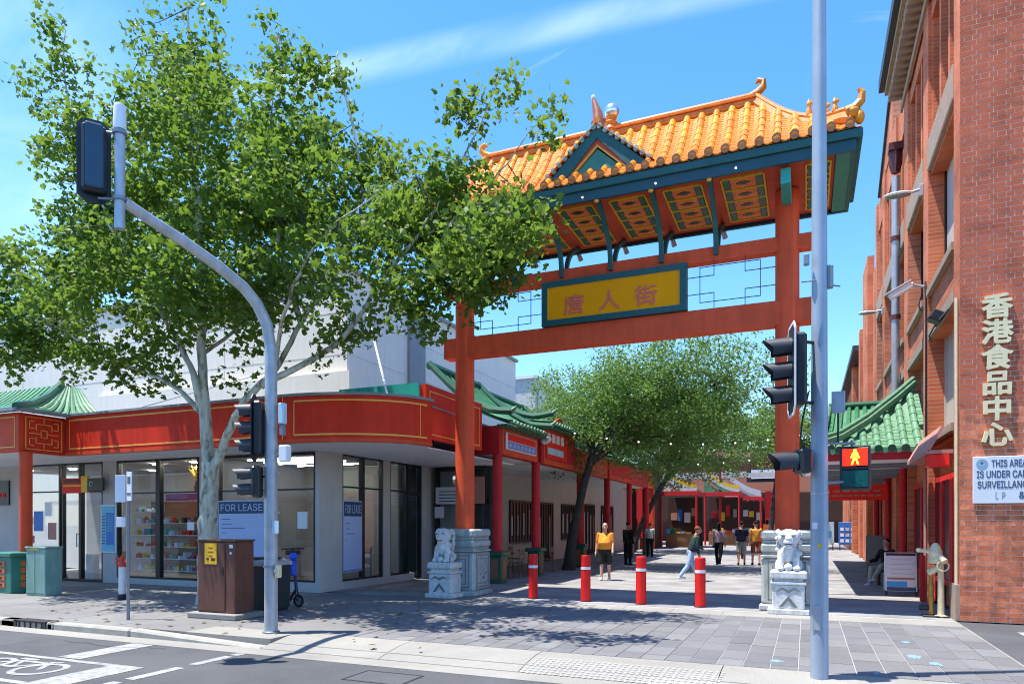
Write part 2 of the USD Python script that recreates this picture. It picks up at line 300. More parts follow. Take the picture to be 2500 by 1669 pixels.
def lathe(prof, n=20, at=(0, 0, 0), sq=None):
    """profile (radius, z) turned about z; sq=4 with rot gives square turned shapes"""
    n = sq or n; pr = np.array(prof, float); ang = np.arange(n) * 2 * np.pi / n + (np.pi / n if sq else 0)
    v = np.stack([pr[:, :1] * np.cos(ang), pr[:, :1] * np.sin(ang), np.repeat(pr[:, 1:], n, 1)], -1).reshape(-1, 3)
    i, j = np.meshgrid(np.arange(len(pr) - 1), np.arange(n), indexing="ij")
    A, B, C, D = i * n + j, i * n + (j + 1) % n, (i + 1) * n + (j + 1) % n, (i + 1) * n + j
    f = np.vstack([np.stack([A, B, C], -1).reshape(-1, 3), np.stack([A, C, D], -1).reshape(-1, 3)])
    k = len(v); v = np.vstack([v, [[0, 0, pr[0, 1]], [0, 0, pr[-1, 1]]]]); e = (len(pr) - 1) * n; q = np.arange(n)
    f = np.vstack([f, np.stack([np.full(n, k), (q + 1) % n, q], -1), np.stack([np.full(n, k + 1), e + q, e + (q + 1) % n], -1)])
    return v + np.asarray(at, float), f
def sphere(c, r, n=2):
    m = trimesh.creation.icosphere(n, 1.0)
    return np.array(m.vertices) * np.asarray(r, float) + np.asarray(c, float), np.array(m.faces)
def prism(poly, z0, z1):
    if not hasattr(poly, 'geom_type'): poly = Polygon(poly)
    gs = [g for g in getattr(poly, "geoms", [poly]) if g.area > 1e-9]
    out = []
    for g in gs:
        m = trimesh.creation.extrude_polygon(g, z1 - z0, engine="earcut"); out.append((np.array(m.vertices) + [0, 0, z0], np.array(m.faces)))
    return cat(out)
def sheet(grid):
    """grid (r, c, 3) of points -> one surface"""
    g = np.asarray(grid, float); r, c = g.shape[:2]; i, j = np.meshgrid(np.arange(r - 1), np.arange(c - 1), indexing="ij")
    A, B, C, D = i * c + j, i * c + j + 1, (i + 1) * c + j + 1, (i + 1) * c + j
    return g.reshape(-1, 3), np.vstack([np.stack([A, B, C], -1).reshape(-1, 3), np.stack([A, C, D], -1).reshape(-1, 3)])
def fY(m, x, y, z):   # drawn flat (x, y, thickness) -> upright, facing -Y
    v = np.asarray(m[0]); return np.stack([x + v[:, 0], y - v[:, 2], z + v[:, 1]], 1), m[1]
def fX(m, x, y, z):   # facing +X (towards the street from its west side)
    v = np.asarray(m[0]); return np.stack([x + v[:, 2], y + v[:, 0], z + v[:, 1]], 1), m[1]
def fN(m, x, y, z):   # facing -X
    v = np.asarray(m[0]); return np.stack([x - v[:, 2], y - v[:, 0], z + v[:, 1]], 1), m[1]
def text(s, h, d=.004, bold=True, wide=1.0):
    m = meshkit.text_mesh(s, h, d, bold); v = np.array(m.vertices); v[:, 0] *= wide
    return v, np.array(m.faces)
def man(m): # manifold -> arrays
    q = m.to_mesh(); return np.array(q.vert_properties[:, :3], float), np.array(q.tri_verts, int)
def S(c, r, n=14):
    b = mf.Manifold.sphere(1.0, n); r = np.broadcast_to(np.asarray(r, float), 3)
    return b.scale([float(q) for q in r]).translate([float(q) for q in c])
def bone(a, ra, b, rb): return mf.Manifold.batch_hull([S(a, ra), S(b, rb)])
def blend(parts, edge=.03, it=8):
    m = mf.Manifold.batch_boolean(parts, mf.OpType.Add).refine_to_length(edge)
    v, f = man(m); t = trimesh.Trimesh(v, f, process=True)
    trimesh.smoothing.filter_taubin(t, iterations=it)
    return np.array(t.vertices), np.array(t.faces)

# ---------------------------------------------------------------- things, parts and their names
_names = {}
def fresh(parent, name):
    k = _names.get((parent, name), 0); _names[(parent, name)] = k + 1
    return f"{parent}/{name}" + (f"_{k:03d}" if k else "")
def put(prim, **kw):
    for k, v in kw.items():
        if v: prim.SetCustomDataByKey(k, v)
def define(path, m, material, smooth=False):
    if smooth is False:
        v, f = np.asarray(m[0], np.float32), np.asarray(m[1], np.int32)
        p = UsdGeom.Mesh.Define(stage, path)
        p.CreatePointsAttr(Vt.Vec3fArray.FromNumpy(np.ascontiguousarray(v)))
        p.CreateFaceVertexCountsAttr(Vt.IntArray.FromNumpy(np.full(len(f), 3, np.int32)))
        p.CreateFaceVertexIndicesAttr(Vt.IntArray.FromNumpy(np.ascontiguousarray(f).ravel()))
        p.CreateSubdivisionSchemeAttr("none")
        UsdShade.MaterialBindingAPI.Apply(p.GetPrim()).Bind(MATS[material])
        return p
    return usdkit.mesh(stage, path, m, MATS[material], smooth=smooth)
class Thing:
    def __init__(s, name, label=None, cat=None, loc=(0, 0, 0), rz=0.0, group=None, kind=None):
        s.name, s.label, s.cat, s.group, s.loc, s.rz = name, label, cat, group, np.array(loc, float), rz
        s.path = fresh("/World", name)
        x = UsdGeom.Xform.Define(stage, s.path); x.AddTranslateOp().Set(Gf.Vec3d(*map(float, loc)))
        if rz: x.AddRotateZOp().Set(math.degrees(rz))
        s.prim = x.GetPrim(); put(s.prim, label=label, category=cat, group=group, kind=kind)
    def add(s, name, m, material, under=None, smooth=False, local=False, label=None, kind=None):
        """a part given in world coordinates (local=True: about the thing's base)"""
        path = fresh(under or s.path, name)
        m = m if local else (np.asarray(m[0], float) - s.loc, m[1])
        p = define(path, m, material, smooth).GetPrim(); put(p, label=label, kind=kind)
        return path
    def dup(s, loc, rz=0.0, label=None, group=None):
        path = fresh("/World", s.name); x = UsdGeom.Xform.Define(stage, path)
        p = x.GetPrim(); p.GetReferences().AddInternalReference(s.path); p.SetInstanceable(True)
        x.ClearXformOpOrder(); x.AddTranslateOp(opSuffix="place").Set(Gf.Vec3d(*map(float, loc))); x.AddRotateZOp(opSuffix="turn").Set(math.degrees(rz))
        put(p, label=label or s.label, category=s.cat, group=group or s.group)
        return p
def single(name, m, material, label=None, cat=None, kind=None, group=None, smooth=False):
    p = define(fresh("/World", name), m, material, smooth).GetPrim(); put(p, label=label, category=cat, kind=kind, group=group); return p

# ================================================================ GROUND
single("ground", box(-700, -700, -.9, 700, 700, -.5), "asphalt", kind="structure", label="flat ground under the town")
road = Thing("road", kind="structure", label="grey asphalt road in front of the gate")
road.add("road_surface", box(-90, -60, -.4, 60, 7.36, -.12), "asphalt")
# gutter, kerb and crossing apron
road.add("gutter", box(-90, 7.36, -.4, 60, 7.72, -.114), "concrete")
kerb = Thing("kerb", kind="structure", label="pale concrete kerb along the footpath")
xs = list(np.arange(-41.0, -8.9, 1.83))
for a, b in zip(xs[:-1], xs[1:]):
    if -13.4 < a < -11.3: continue
    kerb.add("kerb_stone", cbox(a + .006, 7.722, -.35, b - .006, 7.92, .004, .03), "concrete_kerb")
kerb.add("kerb_stone", cbox(-13.11, 7.722, -.35, -12.72, 7.92, .004, .03), "concrete_kerb")
kerb.add("kerb_stone", cbox(-11.88, 7.722, -.35, -11.73, 7.92, .004, .03), "concrete_kerb")
kerb.add("kerb_stone", cbox(-11.715, 7.722, -.35, xs[-1] - .006, 7.92, .004, .03), "concrete_kerb")
v, f = cbox(xs[-1] + .006, 7.722, -.35, -7.2, 7.92, .004, .03); v = v.copy(); k = (v[:, 0] > -8) & (v[:, 2] > -.2); v[k, 2] -= .10
kerb.add("kerb_stone", (v, f), "concrete_kerb")
inlet = Thing("stormwater_inlet", "black cast iron stormwater inlet set into the kerb", "drain", (-12.3, 7.8, 0))
inlet.add("frame", cat(box(-12.72, 7.70, -.01, -11.88, 7.93, .008), box(-12.72, 7.70, -.13, -12.66, 7.73, 0), box(-11.94, 7.70, -.13, -11.88, 7.73, 0), box(-12.72, 7.75, -.3, -11.88, 7.9, -.02)), "iron")
for i in range(5): inlet.add("bar", box(-12.6 + i * .15, 7.705, -.13, -12.58 + i * .15, 7.735, -.01), "iron")

g = [[(x, y, z) for x in np.linspace(-7.2, 2.34, 20)] for y, z in ((7.722, -.108), (7.95, -.06), (8.3, -.012), (8.56, -.001))]
v, f = sheet(np.array(g)); nrm = np.array([(0, 0, 0)])
apron = Thing("pavement_apron", kind="structure", label="white concrete ramp down to the crossing")
for a, b in ((-7.2, -5.21), (-5.2, -3.21), (-3.2, -.91), (-.9, 2.34)):
    gg = np.array([[(x, y, z) for x in (a, b)] for y, z in ((7.722, -.3), (7.722, -.108), (7.95, -.06), (8.3, -.012), (8.56, -.002), (8.56, -.3))])
    apron.add("slab", sheet(gg), "concrete", label="white concrete ramp slab")
apron.add("left_slab", box(-8.9, 7.92, -.3, -7.206, 8.56, -.002), "concrete")
tact = []
for i in range(33):
    for j in range(8):
        y = 7.62 + .0 + j * .07 + .1; z = -.108 + (y - 7.722) / .6 * .093
        tact.append(mv(lathe([(.022, 0), (.020, .006), (.012, .010)], 6), (-3.15 + i * .07 + (y - 7.7) * .08, y, np.interp(y, [7.722, 7.95, 8.3], [-.108, -.06, -.012]))))
apron.add("tactile_studs", cat(tact), "tactile", kind="stuff", label="rows of raised warning studs")

pave = Thing("pavement", kind="structure", label="grey slate paving in front of the gate")
pave.add("bed", box(-6.2, 8.56, -.4, 2.36, 14.05, -.008), "mortar_light")
rr = random.Random(3); tw, tl, jt = .305, .61, .011
ncol = int(round(8.54 / tw))
for i in range(ncol):
    x0 = -6.19 + i * tw; y = 8.57 - (rr.choice((0, .2, .4)) if i % 2 else .3)
    while y < 13.2:
        a, b = max(y, 8.565), min(y + tl, 13.2)
        if b - a > .08:
            z = rr.uniform(-.0015, .0015)
            pave.add("paving_tile", box(x0 + jt / 2, a + jt / 2, -.05, x0 + tw - jt / 2, b - jt / 2, z), rr.choice(("slate", "slate", "slate2")))
        y += tl
for i in range(9):
    pave.add("band_stone", cbox(-6.19 + i * .95, 13.21, -.05, -5.20 + i * .95 - .05, 13.9, .001, .004), "concrete")
foot = Thing("footpath", kind="structure", label="plain grey footpath along the shops")
foot.add("footpath_surface", cat(box(-60, 7.93, -.4, -8.906, 13.7, -.002), box(-8.9, 8.562, -.4, -6.21, 14.05, -.002), box(-8.9, 13.7, -.4, -6.21, 14.05, -.0025)), "footpath")
foot.add("footpath_joint", cat([box(x, 7.95, -.001, x + .012, 13.6, .0005) for x in np.arange(-30, -9, 1.5)]), "stone_groove", kind="stuff")
street = Thing("street", kind="structure", label="paved pedestrian street behind the gate")
street.add("street_surface", box(-13, 14.052, -.4, 2.5, 90, -.003), "stone_paving")
street.add("street_band", cat([box(-8, y, -.01, 2.4, y + .35, .001) for y in (17.5, 24.0, 31.0, 40.0, 52.0)]), "concrete", kind="stuff")
lane = Thing("lane", kind="structure", label="asphalt beside the brick building")
lane.add("lane_surface", box(2.372, 7.722, -.4, 45, 14.05, -.02), "lane_asphalt")
lane.add("edging", box(2.345, 8.0, -.4, 2.370, 14.0, .001), "concrete")
lane.add("parking_mark", box(3.02, 12.55, -.016, 4.6, 13.05, -.0155), "road_paint")
single("far_pavement", box(-90, 7.93, -.45, 60, 160, -.06), "footpath", kind="structure", label="ground behind the buildings")

# road markings: convex outlines on the asphalt
def mark(name, pts, label=None): road.add(name, prism(pts, -.1165, -.1155), "road_paint", label=label)
R = lambda a, b, c, d: [(a, b), (c, b), (c, d), (a, d)]
for r in (R(-9.3, 6.2, -8.88, 7.34), R(-14.5, 6.05, -8.13, 6.15), R(-8.12, 4.6, -7.6, 6.15), R(-14.5, 4.98, -8.13, 5.08)): mark("marking_line", r)
for a, b in ((4.9, 5.48), (5.62, 6.33), (6.52, 7.13), (7.2, 7.35)): mark("dash", R(-7.27, a, -7.12, b))
from shapely.geometry import Point, LineString
from shapely.ops import unary_union
bk = unary_union([Point(-9.75, 5.58).buffer(.33).difference(Point(-9.75, 5.58).buffer(.25)), Point(-8.72, 5.58).buffer(.33).difference(Point(-8.72, 5.58).buffer(.25)), LineString([(-9.75, 5.58), (-9.45, 5.85), (-8.95, 5.85), (-9.2, 5.55), (-9.75, 5.58)]).buffer(.035), LineString([(-9.45, 5.85), (-9.2, 5.55)]).buffer(.03), LineString([(-8.72, 5.58), (-8.98, 5.92), (-8.85, 5.95)]).buffer(.035), LineString([(-9.6, 5.95), (-9.35, 5.95)]).buffer(.04)])
mark("bicycle_symbol", bk, "white painted bicycle symbol")
# covers in the road
cover = Thing("service_cover", "square iron service cover let into the road", "cover", (-4.55, 6.85, -.12))
cover.add("frame", cat(box(-4.95, 6.6, -.1195, -4.93, 7.1, -.1155), box(-4.17, 6.6, -.1195, -4.15, 7.1, -.1155), box(-4.95, 6.58, -.1195, -4.15, 6.6, -.1155), box(-4.95, 7.1, -.1195, -4.15, 7.12, -.1155)), "iron")
cover.add("lid", box(-4.92, 6.61, -.1185, -4.18, 7.09, -.1165), "lane_asphalt")

# ================================================================ GATE
GX, GY = -3.91, 14.7
gate = Thing("chinese_gateway", "tall red Chinese gateway with orange glazed tile roof spanning the street", "gateway", (GX, GY, 0))
CX = (-7.47, -.35)
for cx in CX:
    gate.add("column", lathe([(.225, 1.50), (.225, 4.6), (.222, 8.2)], 28, (cx, GY, 0)), "gate_red", smooth=30)
    # square stone pedestal: base, carved die, two grooved drums
    def sq(h, z0, z1, c=.03): return cbox(cx - h, GY - h, z0, cx + h, GY + h, z1, c)
    pd = gate.add("pedestal", cat(sq(.50, 0, .12), sq(.46, .12, 1.02, .05)), "stone_pale", label="square carved stone pedestal")
    gate.add("pedestal_cap", cat(sq(.48, 1.02, 1.07), sq(.44, 1.07, 1.12), sq(.47, 1.12, 1.30, .05), sq(.44, 1.30, 1.36), sq(.47, 1.36, 1.55, .05)), "stone_pale")
    for (ax, ay, fn) in ((0, -.462, 0), (.462, 0, 1)):
        o = []
        for (u0, w0, u1, w1) in ((-.34, .2, -.32, .95), (.32, .2, .34, .95), (-.34, .93, .34, .95), (-.34, .2, .34, .22), (-.26, .28, -.245, .87), (.245, .28, .26, .87), (-.26, .855, .26, .87), (-.26, .28, .26, .295)):
            o.append(box(cx + u0, GY + ay - .004, w0, cx + u1, GY + ay + .01, w1) if fn == 0 else box(cx + ax - .01, GY + u0, w0, cx + ax + .004, GY + u1, w1))
        for q in range(14):
            u, w = rr.uniform(-.2, .2), rr.uniform(.33, .8); s = rr.uniform(.015, .05)
            o.append(box(cx + u, GY + ay - .005, w, cx + u + s, GY + ay + .01, w + s * .8) if fn == 0 else box(cx + ax - .01, GY + u, w, cx + ax + .005, GY + u + s, w + s * .8))
        gate.add("carving", cat(o), "stone_groove", under=pd)
gate.add("lower_beam", cbox(-7.95, GY - .17, 5.58, .13, GY + .17, 6.05, .012), "gate_red", label="lower red tie beam")
gate.add("upper_beam", cbox(-7.92, GY - .14, 7.03, .10, GY + .14, 7.31, .012), "gate_red", label="upper red tie beam")
# name board
nb = gate.add("name_board", cat(box(-5.43, 14.44, 6.054, -5.30, 14.62, 7.026), box(-2.40, 14.44, 6.054, -2.26, 14.62, 7.026), box(-5.30, 14.44, 6.90, -2.40, 14.62, 7.026), box(-5.30, 14.44, 6.054, -2.40, 14.62, 6.175)), "teal", label="teal framed name board with three red characters")
gate.add("panel", box(-5.30, 14.475, 6.175, -2.40, 14.60, 6.90), "sign_yellow", under=nb)
gate.add("beading", cat(box(-5.30, 14.462, 6.175, -5.285, 14.475, 6.90), box(-2.415, 14.462, 6.175, -2.40, 14.475, 6.90), box(-5.285, 14.462, 6.885, -2.415, 14.475, 6.90), box(-5.285, 14.462, 6.175, -2.415, 14.475, 6.19)), "gold", under=nb)
GLYPHS = json.loads('''{"香":[[[1,32,2,34,17,42,29,50,28,51,4,52,3,54,2,61,5,64,43,65,42,68,15,67,11,74,11,77,13,79,49,82,79,86,86,79,86,76,73,72,57,70,57,64,95,64,97,61,97,54,96,52,72,50,79,45,99,34,99,32,93,25,92,24,86,26,84,26,84,-9,82,-11,72,-11,70,-8,32,-8,29,-11,19,-11,18,-9,17,26,8,23],[31,5,70,4,70,7,69,8,32,8],[31,20,70,20,70,22,32,22],[58,45,57,44,57,35,70,35],[31,36,32,35,43,35,43,44]]],"港":[[[1,50,2,53,8,59,23,52,26,56,41,57,41,62,25,64,18,69,7,76,6,77,6,80,12,86,20,83,31,76,41,76,43,86,53,87,55,84,55,76,68,76,69,85,70,87,80,87,81,85,82,76,94,75,96,74,96,64,95,63,82,62,82,57,97,56,99,54,99,46,98,44,85,43,94,33,101,27,101,25,94,18,91,18,85,23,83,23,83,14,85,14,91,11,94,9,93,0,91,-5,87,-8,83,-10,50,-10,43,-7,40,-1,39,22,32,17,28,16,16,-8,13,-10,10,-9,5,-5,3,-2,20,32,23,33,28,31,35,37,39,43,27,43,22,38,20,37],[52,3,80,3,81,5,81,10,53,11],[52,40,70,40,71,40,69,43,55,44],[52,24,69,23,70,27,53,27],[55,57,68,57,68,62,56,62]]],"食":[[[1,52,1,55,3,56,23,65,33,72,44,82,48,87,50,88,57,85,59,83,59,79,71,70,86,62,98,58,100,56,100,54,93,46,83,49,82,48,82,28,87,24,90,20,89,18,76,9,89,0,91,-2,91,-4,84,-11,82,-11,57,4,56,-1,54,-3,32,-8,22,-11,19,-10,15,-2,18,3,18,47,7,45],[33,34,33,31,68,31,67,33],[33,48,33,46,68,46,67,48],[61,17,64,16,66,18,61,18],[56,63,57,60,61,60,57,64],[32,6,34,6,49,9,41,14,41,18,33,18],[42,61,40,61,41,60]]],"品":[[[52,-9,52,37,54,38,94,38,96,36,95,-9,94,-10,84,-10,81,-6,66,-6,65,-9,63,-11,54,-11],[65,8,82,8,82,25,65,25]],[[20,81,22,83,79,83,81,80,80,45,79,44,21,44,20,45],[33,70,33,58,34,57,67,57,67,70]],[[6,37,7,38,45,38,46,37,47,-8,45,-10,36,-10,34,-9,33,-6,19,-6,17,-11,6,-10],[18,8,33,8,33,25,19,25]]],"中":[[[7,18,6,67,8,69,43,70,44,86,55,87,56,85,57,70,90,70,93,68,93,18,91,16,81,16,80,18,79,21,57,21,56,-10,45,-11,43,-9,43,21,21,21,20,17,18,16,8,16],[56,36,79,35,79,56,57,56],[20,36,43,35,43,56,20,56]]],"心":[[[73,48,74,51,80,53,84,54,86,52,97,23,99,15,99,11,91,8,87,9,80,32]],[[27,2,27,57,28,59,38,59,40,56,41,4,66,4,67,10,69,23,72,24,80,21,81,19,80,4,77,-4,73,-7,67,-10,39,-10,34,-8,29,-5]],[[31,76,32,77,37,83,41,83,63,66,69,60,69,58,63,51,60,50,48,61,33,73]],[[2,9,8,33,11,50,15,51,23,49,23,44,22,34,15,6,13,5,11,5]]],"唐":[[[2,-5,7,9,10,24,11,76,50,76,51,78,48,84,56,86,62,76,95,75,95,68,61,67,62,62,86,61,87,48,95,47,94,40,87,40,86,27,61,26,62,21,88,20,88,-9,79,-9,77,-5,37,-5,35,-9,27,-9,27,20,52,21,51,27,27,27,27,34,51,35,51,40,20,40,17,12,12,-5,10,-9,9,-10],[36,13,37,3,78,4,77,13],[61,35,77,35,77,39,62,40],[61,49,77,48,77,53,62,53],[21,68,20,48,51,48,51,53,28,54,27,55,28,61,51,62,51,67]]],"人":[[[4,-2,5,0,17,8,25,16,31,25,38,38,42,53,44,72,45,84,46,85,54,85,55,64,58,50,63,36,68,26,77,15,88,5,97,0,97,-1,91,-8,90,-8,76,1,68,9,61,20,50,42,41,21,32,9,25,1,11,-8]]],"街":[[[1,35,1,36,15,51,23,65,30,64,31,72,43,73,44,85,52,84,53,73,66,72,65,64,53,64,53,53,97,52,96,44,88,43,87,-2,85,-6,81,-8,67,-9,65,-1,65,0,78,1,77,43,53,43,53,32,67,31,66,23,53,23,53,11,69,12,69,4,27,-2,26,7,43,10,43,23,29,23,28,31,43,32,43,43,29,44,28,52,43,53,43,64,31,64,31,61,23,47,23,-9,14,-9,14,34,13,34,6,28]],[[68,79,95,79,95,71,69,71]],[[2,64,14,76,20,85,29,82,21,70,9,59,7,58]]]}''')
def glyph(ch, h, d):
    ps = []
    for rings in GLYPHS[ch]:
        rg = [np.array(r, float).reshape(-1, 2) for r in rings]; p = Polygon(rg[0], rg[1:])
        ps.append(p if p.is_valid else p.buffer(0))
    m = cat([prism(p, 0, d * 100 / h) for p in ps]); return m[0] * h / 100, m[1]
for i, ch in enumerate("唐人街"):
    m = glyph(ch, .50, .018)
    gate.add("character", fY((m[0] * [1.0, .9, 1], m[1]), -4.93 + i * .79, 14.474, 6.30), "letter_red", under=nb)
# lattices of thin black rods either side of the board
def lattice(x0, x1, z0, z1):
    W, Hh = x1 - x0, z1 - z0; t = .014; o = []
    P = lambda u, w: (x0 + u * W, z1 - w * Hh)
    def rod(a, b):
        (xa, za), (xb, zb) = P(*a), P(*b)
        o.append(box(min(xa, xb) - t / 2, 14.53, min(za, zb) - t / 2, max(xa, xb) + t / 2, 14.53 + t, max(za, zb) + t / 2))
    L, R, T, B, a, b = .15, .84, .13, .86, .315, .67
    rod((L, T), (R, T)); rod((L, B), (R, B)); rod((L, T), (L, B)); rod((R, T), (R, B))
    for u, w0, w1 in ((a, 0, .32), (b, 0, .32), (a, .68, 1), (b, .68, 1)): rod((u, w0), (u, w1))
    for w in (.32, .68): rod((0, w), (a, w)); rod((b, w), (1, w))
    return cat(o)
gate.add("lattice", lattice(-2.26, -.57, 6.05, 7.03), "frame_black"); gate.add("lattice", lattice(-7.25, -5.43, 6.05, 7.03), "frame_black")
# eaves: stepped fascia all round, red soffit with painted panels
X0, X1, Y0, Y1 = -8.72, .90, 13.33, 16.07
ev = gate.add("eaves", cat(
    cbox(X0, Y0, 8.36, X1, Y0 + .10, 8.52, .02), cbox(X0, Y1 - .10, 8.36, X1, Y1, 8.52, .02), cbox(X0, Y0 + .101, 8.36, X0 + .1, Y1 - .101, 8.52, .02), cbox(X1 - .1, Y0 + .101, 8.36, X1, Y1 - .101, 8.52, .02)), "teal", label="dark green upper eaves moulding")
gate.add("fascia", cat(box(X0 + .10, Y0 + .06, 8.16, X1 - .10, Y0 + .13, 8.359), box(X0 + .10, Y1 - .13, 8.16, X1 - .10, Y1 - .06, 8.359), box(X0 + .1, Y0 + .131, 8.16, X0 + .17, Y1 - .131, 8.359), box(X1 - .17, Y0 + .131, 8.16, X1 - .10, Y1 - .131, 8.359)), "teal_blue")
gate.add("end_moulding", box(X1 - .42, Y0 + .131, 8.175, X1 - .171, Y1 - .131, 8.3), "green_paint")
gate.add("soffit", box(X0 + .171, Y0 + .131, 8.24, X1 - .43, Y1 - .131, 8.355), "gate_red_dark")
for x in (-7.4, -5.6, -4.15, -2.68, -1.2, .3):
    gate.add("eave_light", sphere((x, Y0 + .045, 8.235), .022, 1), "bulb")
BX = (-7.25, -6.12, -4.99, -3.88, -2.79, -1.69)
def soffit_panel(x0, x1):
    y0, y1 = 13.72, 15.68; z = 8.238
    fr = [box(x0, y0, z - .035, x0 + .03, y1, z), box(x1 - .03, y0, z - .035, x1, y1, z)]
    n = 4; st = (y1 - y0) / n
    for k in range(n + 1): fr.append(box(x0 + .03, y0 + k * st - .02, z - .035, x1 - .03, y0 + k * st + .02, z))
    p = gate.add("soffit_panel", cat(fr), "soffit_gold", label="painted coffer of four orange plates")
    w = x1 - x0 - .06
    for k in range(n):
        a, b = y0 + k * st + .04, y0 + (k + 1) * st - .04; xa = x0 + .05; xb = x1 - .05
        gate.add("plate", box(xa + .12, a, z - .022, xb - .12, b, z - .001), "soffit_orange", under=p)
        gate.add("end_block", box(xa, a, z - .026, xa + .11, b, z - .001), "soffit_green", under=p); gate.add("end_block", box(xb - .11, a, z - .026, xb, b, z - .001), "soffit_green", under=p)
        m = (a + b) / 2; c = (xa + xb) / 2
        gate.add("motif", cat(box(c - .13, m - .03, z - .03, c + .13, m + .02, z - .022), box(c - .07, m - .07, z - .031, c + .07, m + .06, z - .0225)), "frame_black", under=p)
        gate.add("scroll", box(c - .22, m - .06, z - .029, c - .17, m + .06, z - .022), "letter_red", under=p); gate.add("scroll", box(c + .17, m - .06, z - .029, c + .22, m + .06, z - .022), "letter_red", under=p)
for a, b in zip(BX[:-1], BX[1:]): soffit_panel(a + .17, b - .17)
soffit_panel(-1.52, -.72); soffit_panel(-.02, .42); soffit_panel(-8.3, -7.75)
# curved struts from the upper beam to the front and back of the soffit
def strut(x, dirn):
    pts = []
    for t in np.linspace(0, 1, 9):
        pts.append((dirn * (.16 + (1.02 if dirn < 0 else .95) * t ** 2.1), 7.12 + 1.09 * t ** .75))
    o = []
    for (ya, za), (yb, zb) in zip(pts[:-1], pts[1:]):
        m = cbox(-.045, -.05, 0, .045, .05, math.hypot(yb - ya, zb - za) + .012, .008)
        o.append(mv(m, (x, GY + ya, za), rx=-math.atan2(yb - ya, zb - za)))
    return cat(o), pts[-1]
for x in BX:
    m, e = strut(x, -1); s1 = gate.add("bracket", m, "teal"); gate.add("ball", sphere((x, GY + e[0] - .06, 8.17), .055), "gold", under=s1, smooth=True)
    m, e = strut(x, 1); s2 = gate.add("bracket", m, "teal"); gate.add("lamp", cyl((x + .02, GY + e[0] - .1, 8.05), (x + .05, GY + e[0], 7.93), .05, .06, 10), "galv", under=s2)
for cx in CX:
    gate.add("beam_end", cbox(cx - .085, 13.52, 7.86, cx + .085, 14.48, 8.14, .01), "teal_light")
# the roof: hipped and concave
RX = 2.96; ZE, ZR = 8.56, 10.16; HW = X1 - GX - .03
def prof(t): return ZE + (ZR - ZE) * (.72 * t + .28 * t * t)
YE = Y0 - .02
roof = gate.add("roof", sheet(np.array([[(GX + s * (HW + (RX - HW) * t), YE + (GY - YE) * t, prof(t) - .05) for s in np.linspace(-1, 1, 30)] for t in np.linspace(0, 1, 12)])), "glaze_pan", label="orange glazed tile roof")
gate.add("back_slope", sheet(np.array([[(GX + s * (HW + (RX - HW) * t), 2 * GY - YE - (GY - YE) * t, prof(t) - .05) for s in np.linspace(-1, 1, 30)] for t in np.linspace(0, 1, 12)])), "glaze_pan", under=roof)
for s in (-1, 1):
    gate.add("end_slope", sheet(np.array([[(GX + s * (HW + (RX - HW) * t), GY + q * (GY - YE) * (1 - t), prof(t) - .05) for q in np.linspace(-1, 1, 12)] for t in np.linspace(0, 1, 12)])), "glaze_pan", under=roof)
# gable house in the middle of the front slope
GW, GZ0, GZ1, GYF = 1.12, 8.80, 9.72, 13.66
def half_barrel(p, q, r, lift=.0):
    """half-round tile from p (lower) to q (upper), tapering, standing on the slope"""
    p, q = np.array(p), np.array(q); d = (q - p) / np.linalg.norm(q - p); side = np.cross(d, [0, 0, 1.0]); side /= np.linalg.norm(side); up = np.cross(side, d)
    v = []
    for c, rad in ((p, r), (q, r * .86)):
        for a in np.linspace(0, np.pi, 7): v.append(c + side * rad * math.cos(a) + up * (rad * math.sin(a) * 1.05 - .012 + lift))
    f = []
    for j in range(6): f += [[j, j + 1, 8 + j], [j, 8 + j, 7 + j]]
    for j in range(1, 6): f += [[0, j + 1, j], [7, 7 + j, 8 + j]]
    return np.array(v), np.array(f)[:, ::-1]
SP = .297; NR = 32; x = GX - SP * (NR - 1) / 2; pans, caps = [], []
def gable_covers(x, y):  # the little roof hides this point of the slope
    t = (y - YE) / (GY - YE); zr = GZ1 + .03 - abs(x - GX) / GW * (GZ1 - GZ0); return y > GYF + .05 and prof(t) < zr - .02
for i in range(NR):
    xi = x + i * SP; tmax = 1.0 if abs(xi - GX) <= RX else (HW - abs(xi - GX)) / (HW - RX)
    n = max(1, int(round(7 * tmax)))
    for k in range(n):
        ta, tb = tmax * k / n, tmax * (k + 1) / n + (.012 if k < n - 1 else 0)
        pa = (xi, YE + (GY - YE) * ta, prof(ta)); pb = (xi, YE + (GY - YE) * tb, prof(tb))
        if gable_covers(xi, (pa[1] + pb[1]) / 2): continue
        gate.add("roof_tile", half_barrel(pa, pb, .078), "glaze", under=roof)
    cp = cyl((xi, YE - .025, ZE + .035), (xi, YE + .02, ZE + .045), .082, .08, 12); caps.append(cp)
    gate.add("tile_end", cp, "glaze_dark", under=roof)
    if i < NR - 1:
        xm = xi + SP / 2; tm = 1.0 if abs(xm - GX) <= RX else (HW - abs(xm - GX)) / (HW - RX); m = max(1, int(22 * tm))
        for k in range(m):
            ta, tb = tm * k / m, tm * (k + 1) / m
            ya, yb = YE + (GY - YE) * ta, YE + (GY - YE) * tb
            if gable_covers(xm, (ya + yb) / 2): continue
            w = SP / 2 - .055; g3 = [[(xm + u * w, yy, prof(tt) - .035 + .03 * abs(u) ** 2 + e) for u in (-1, 0, 1)] for yy, tt, e in ((ya, ta, -.01), (ya, ta, .016), (yb, tb, .004))]
            pans.append(sheet(np.array(g3)))
gate.add("pan_tiles", cat(pans), "glaze_pan", under=roof, kind="stuff", label="courses of flat pan tiles between the tile rows")
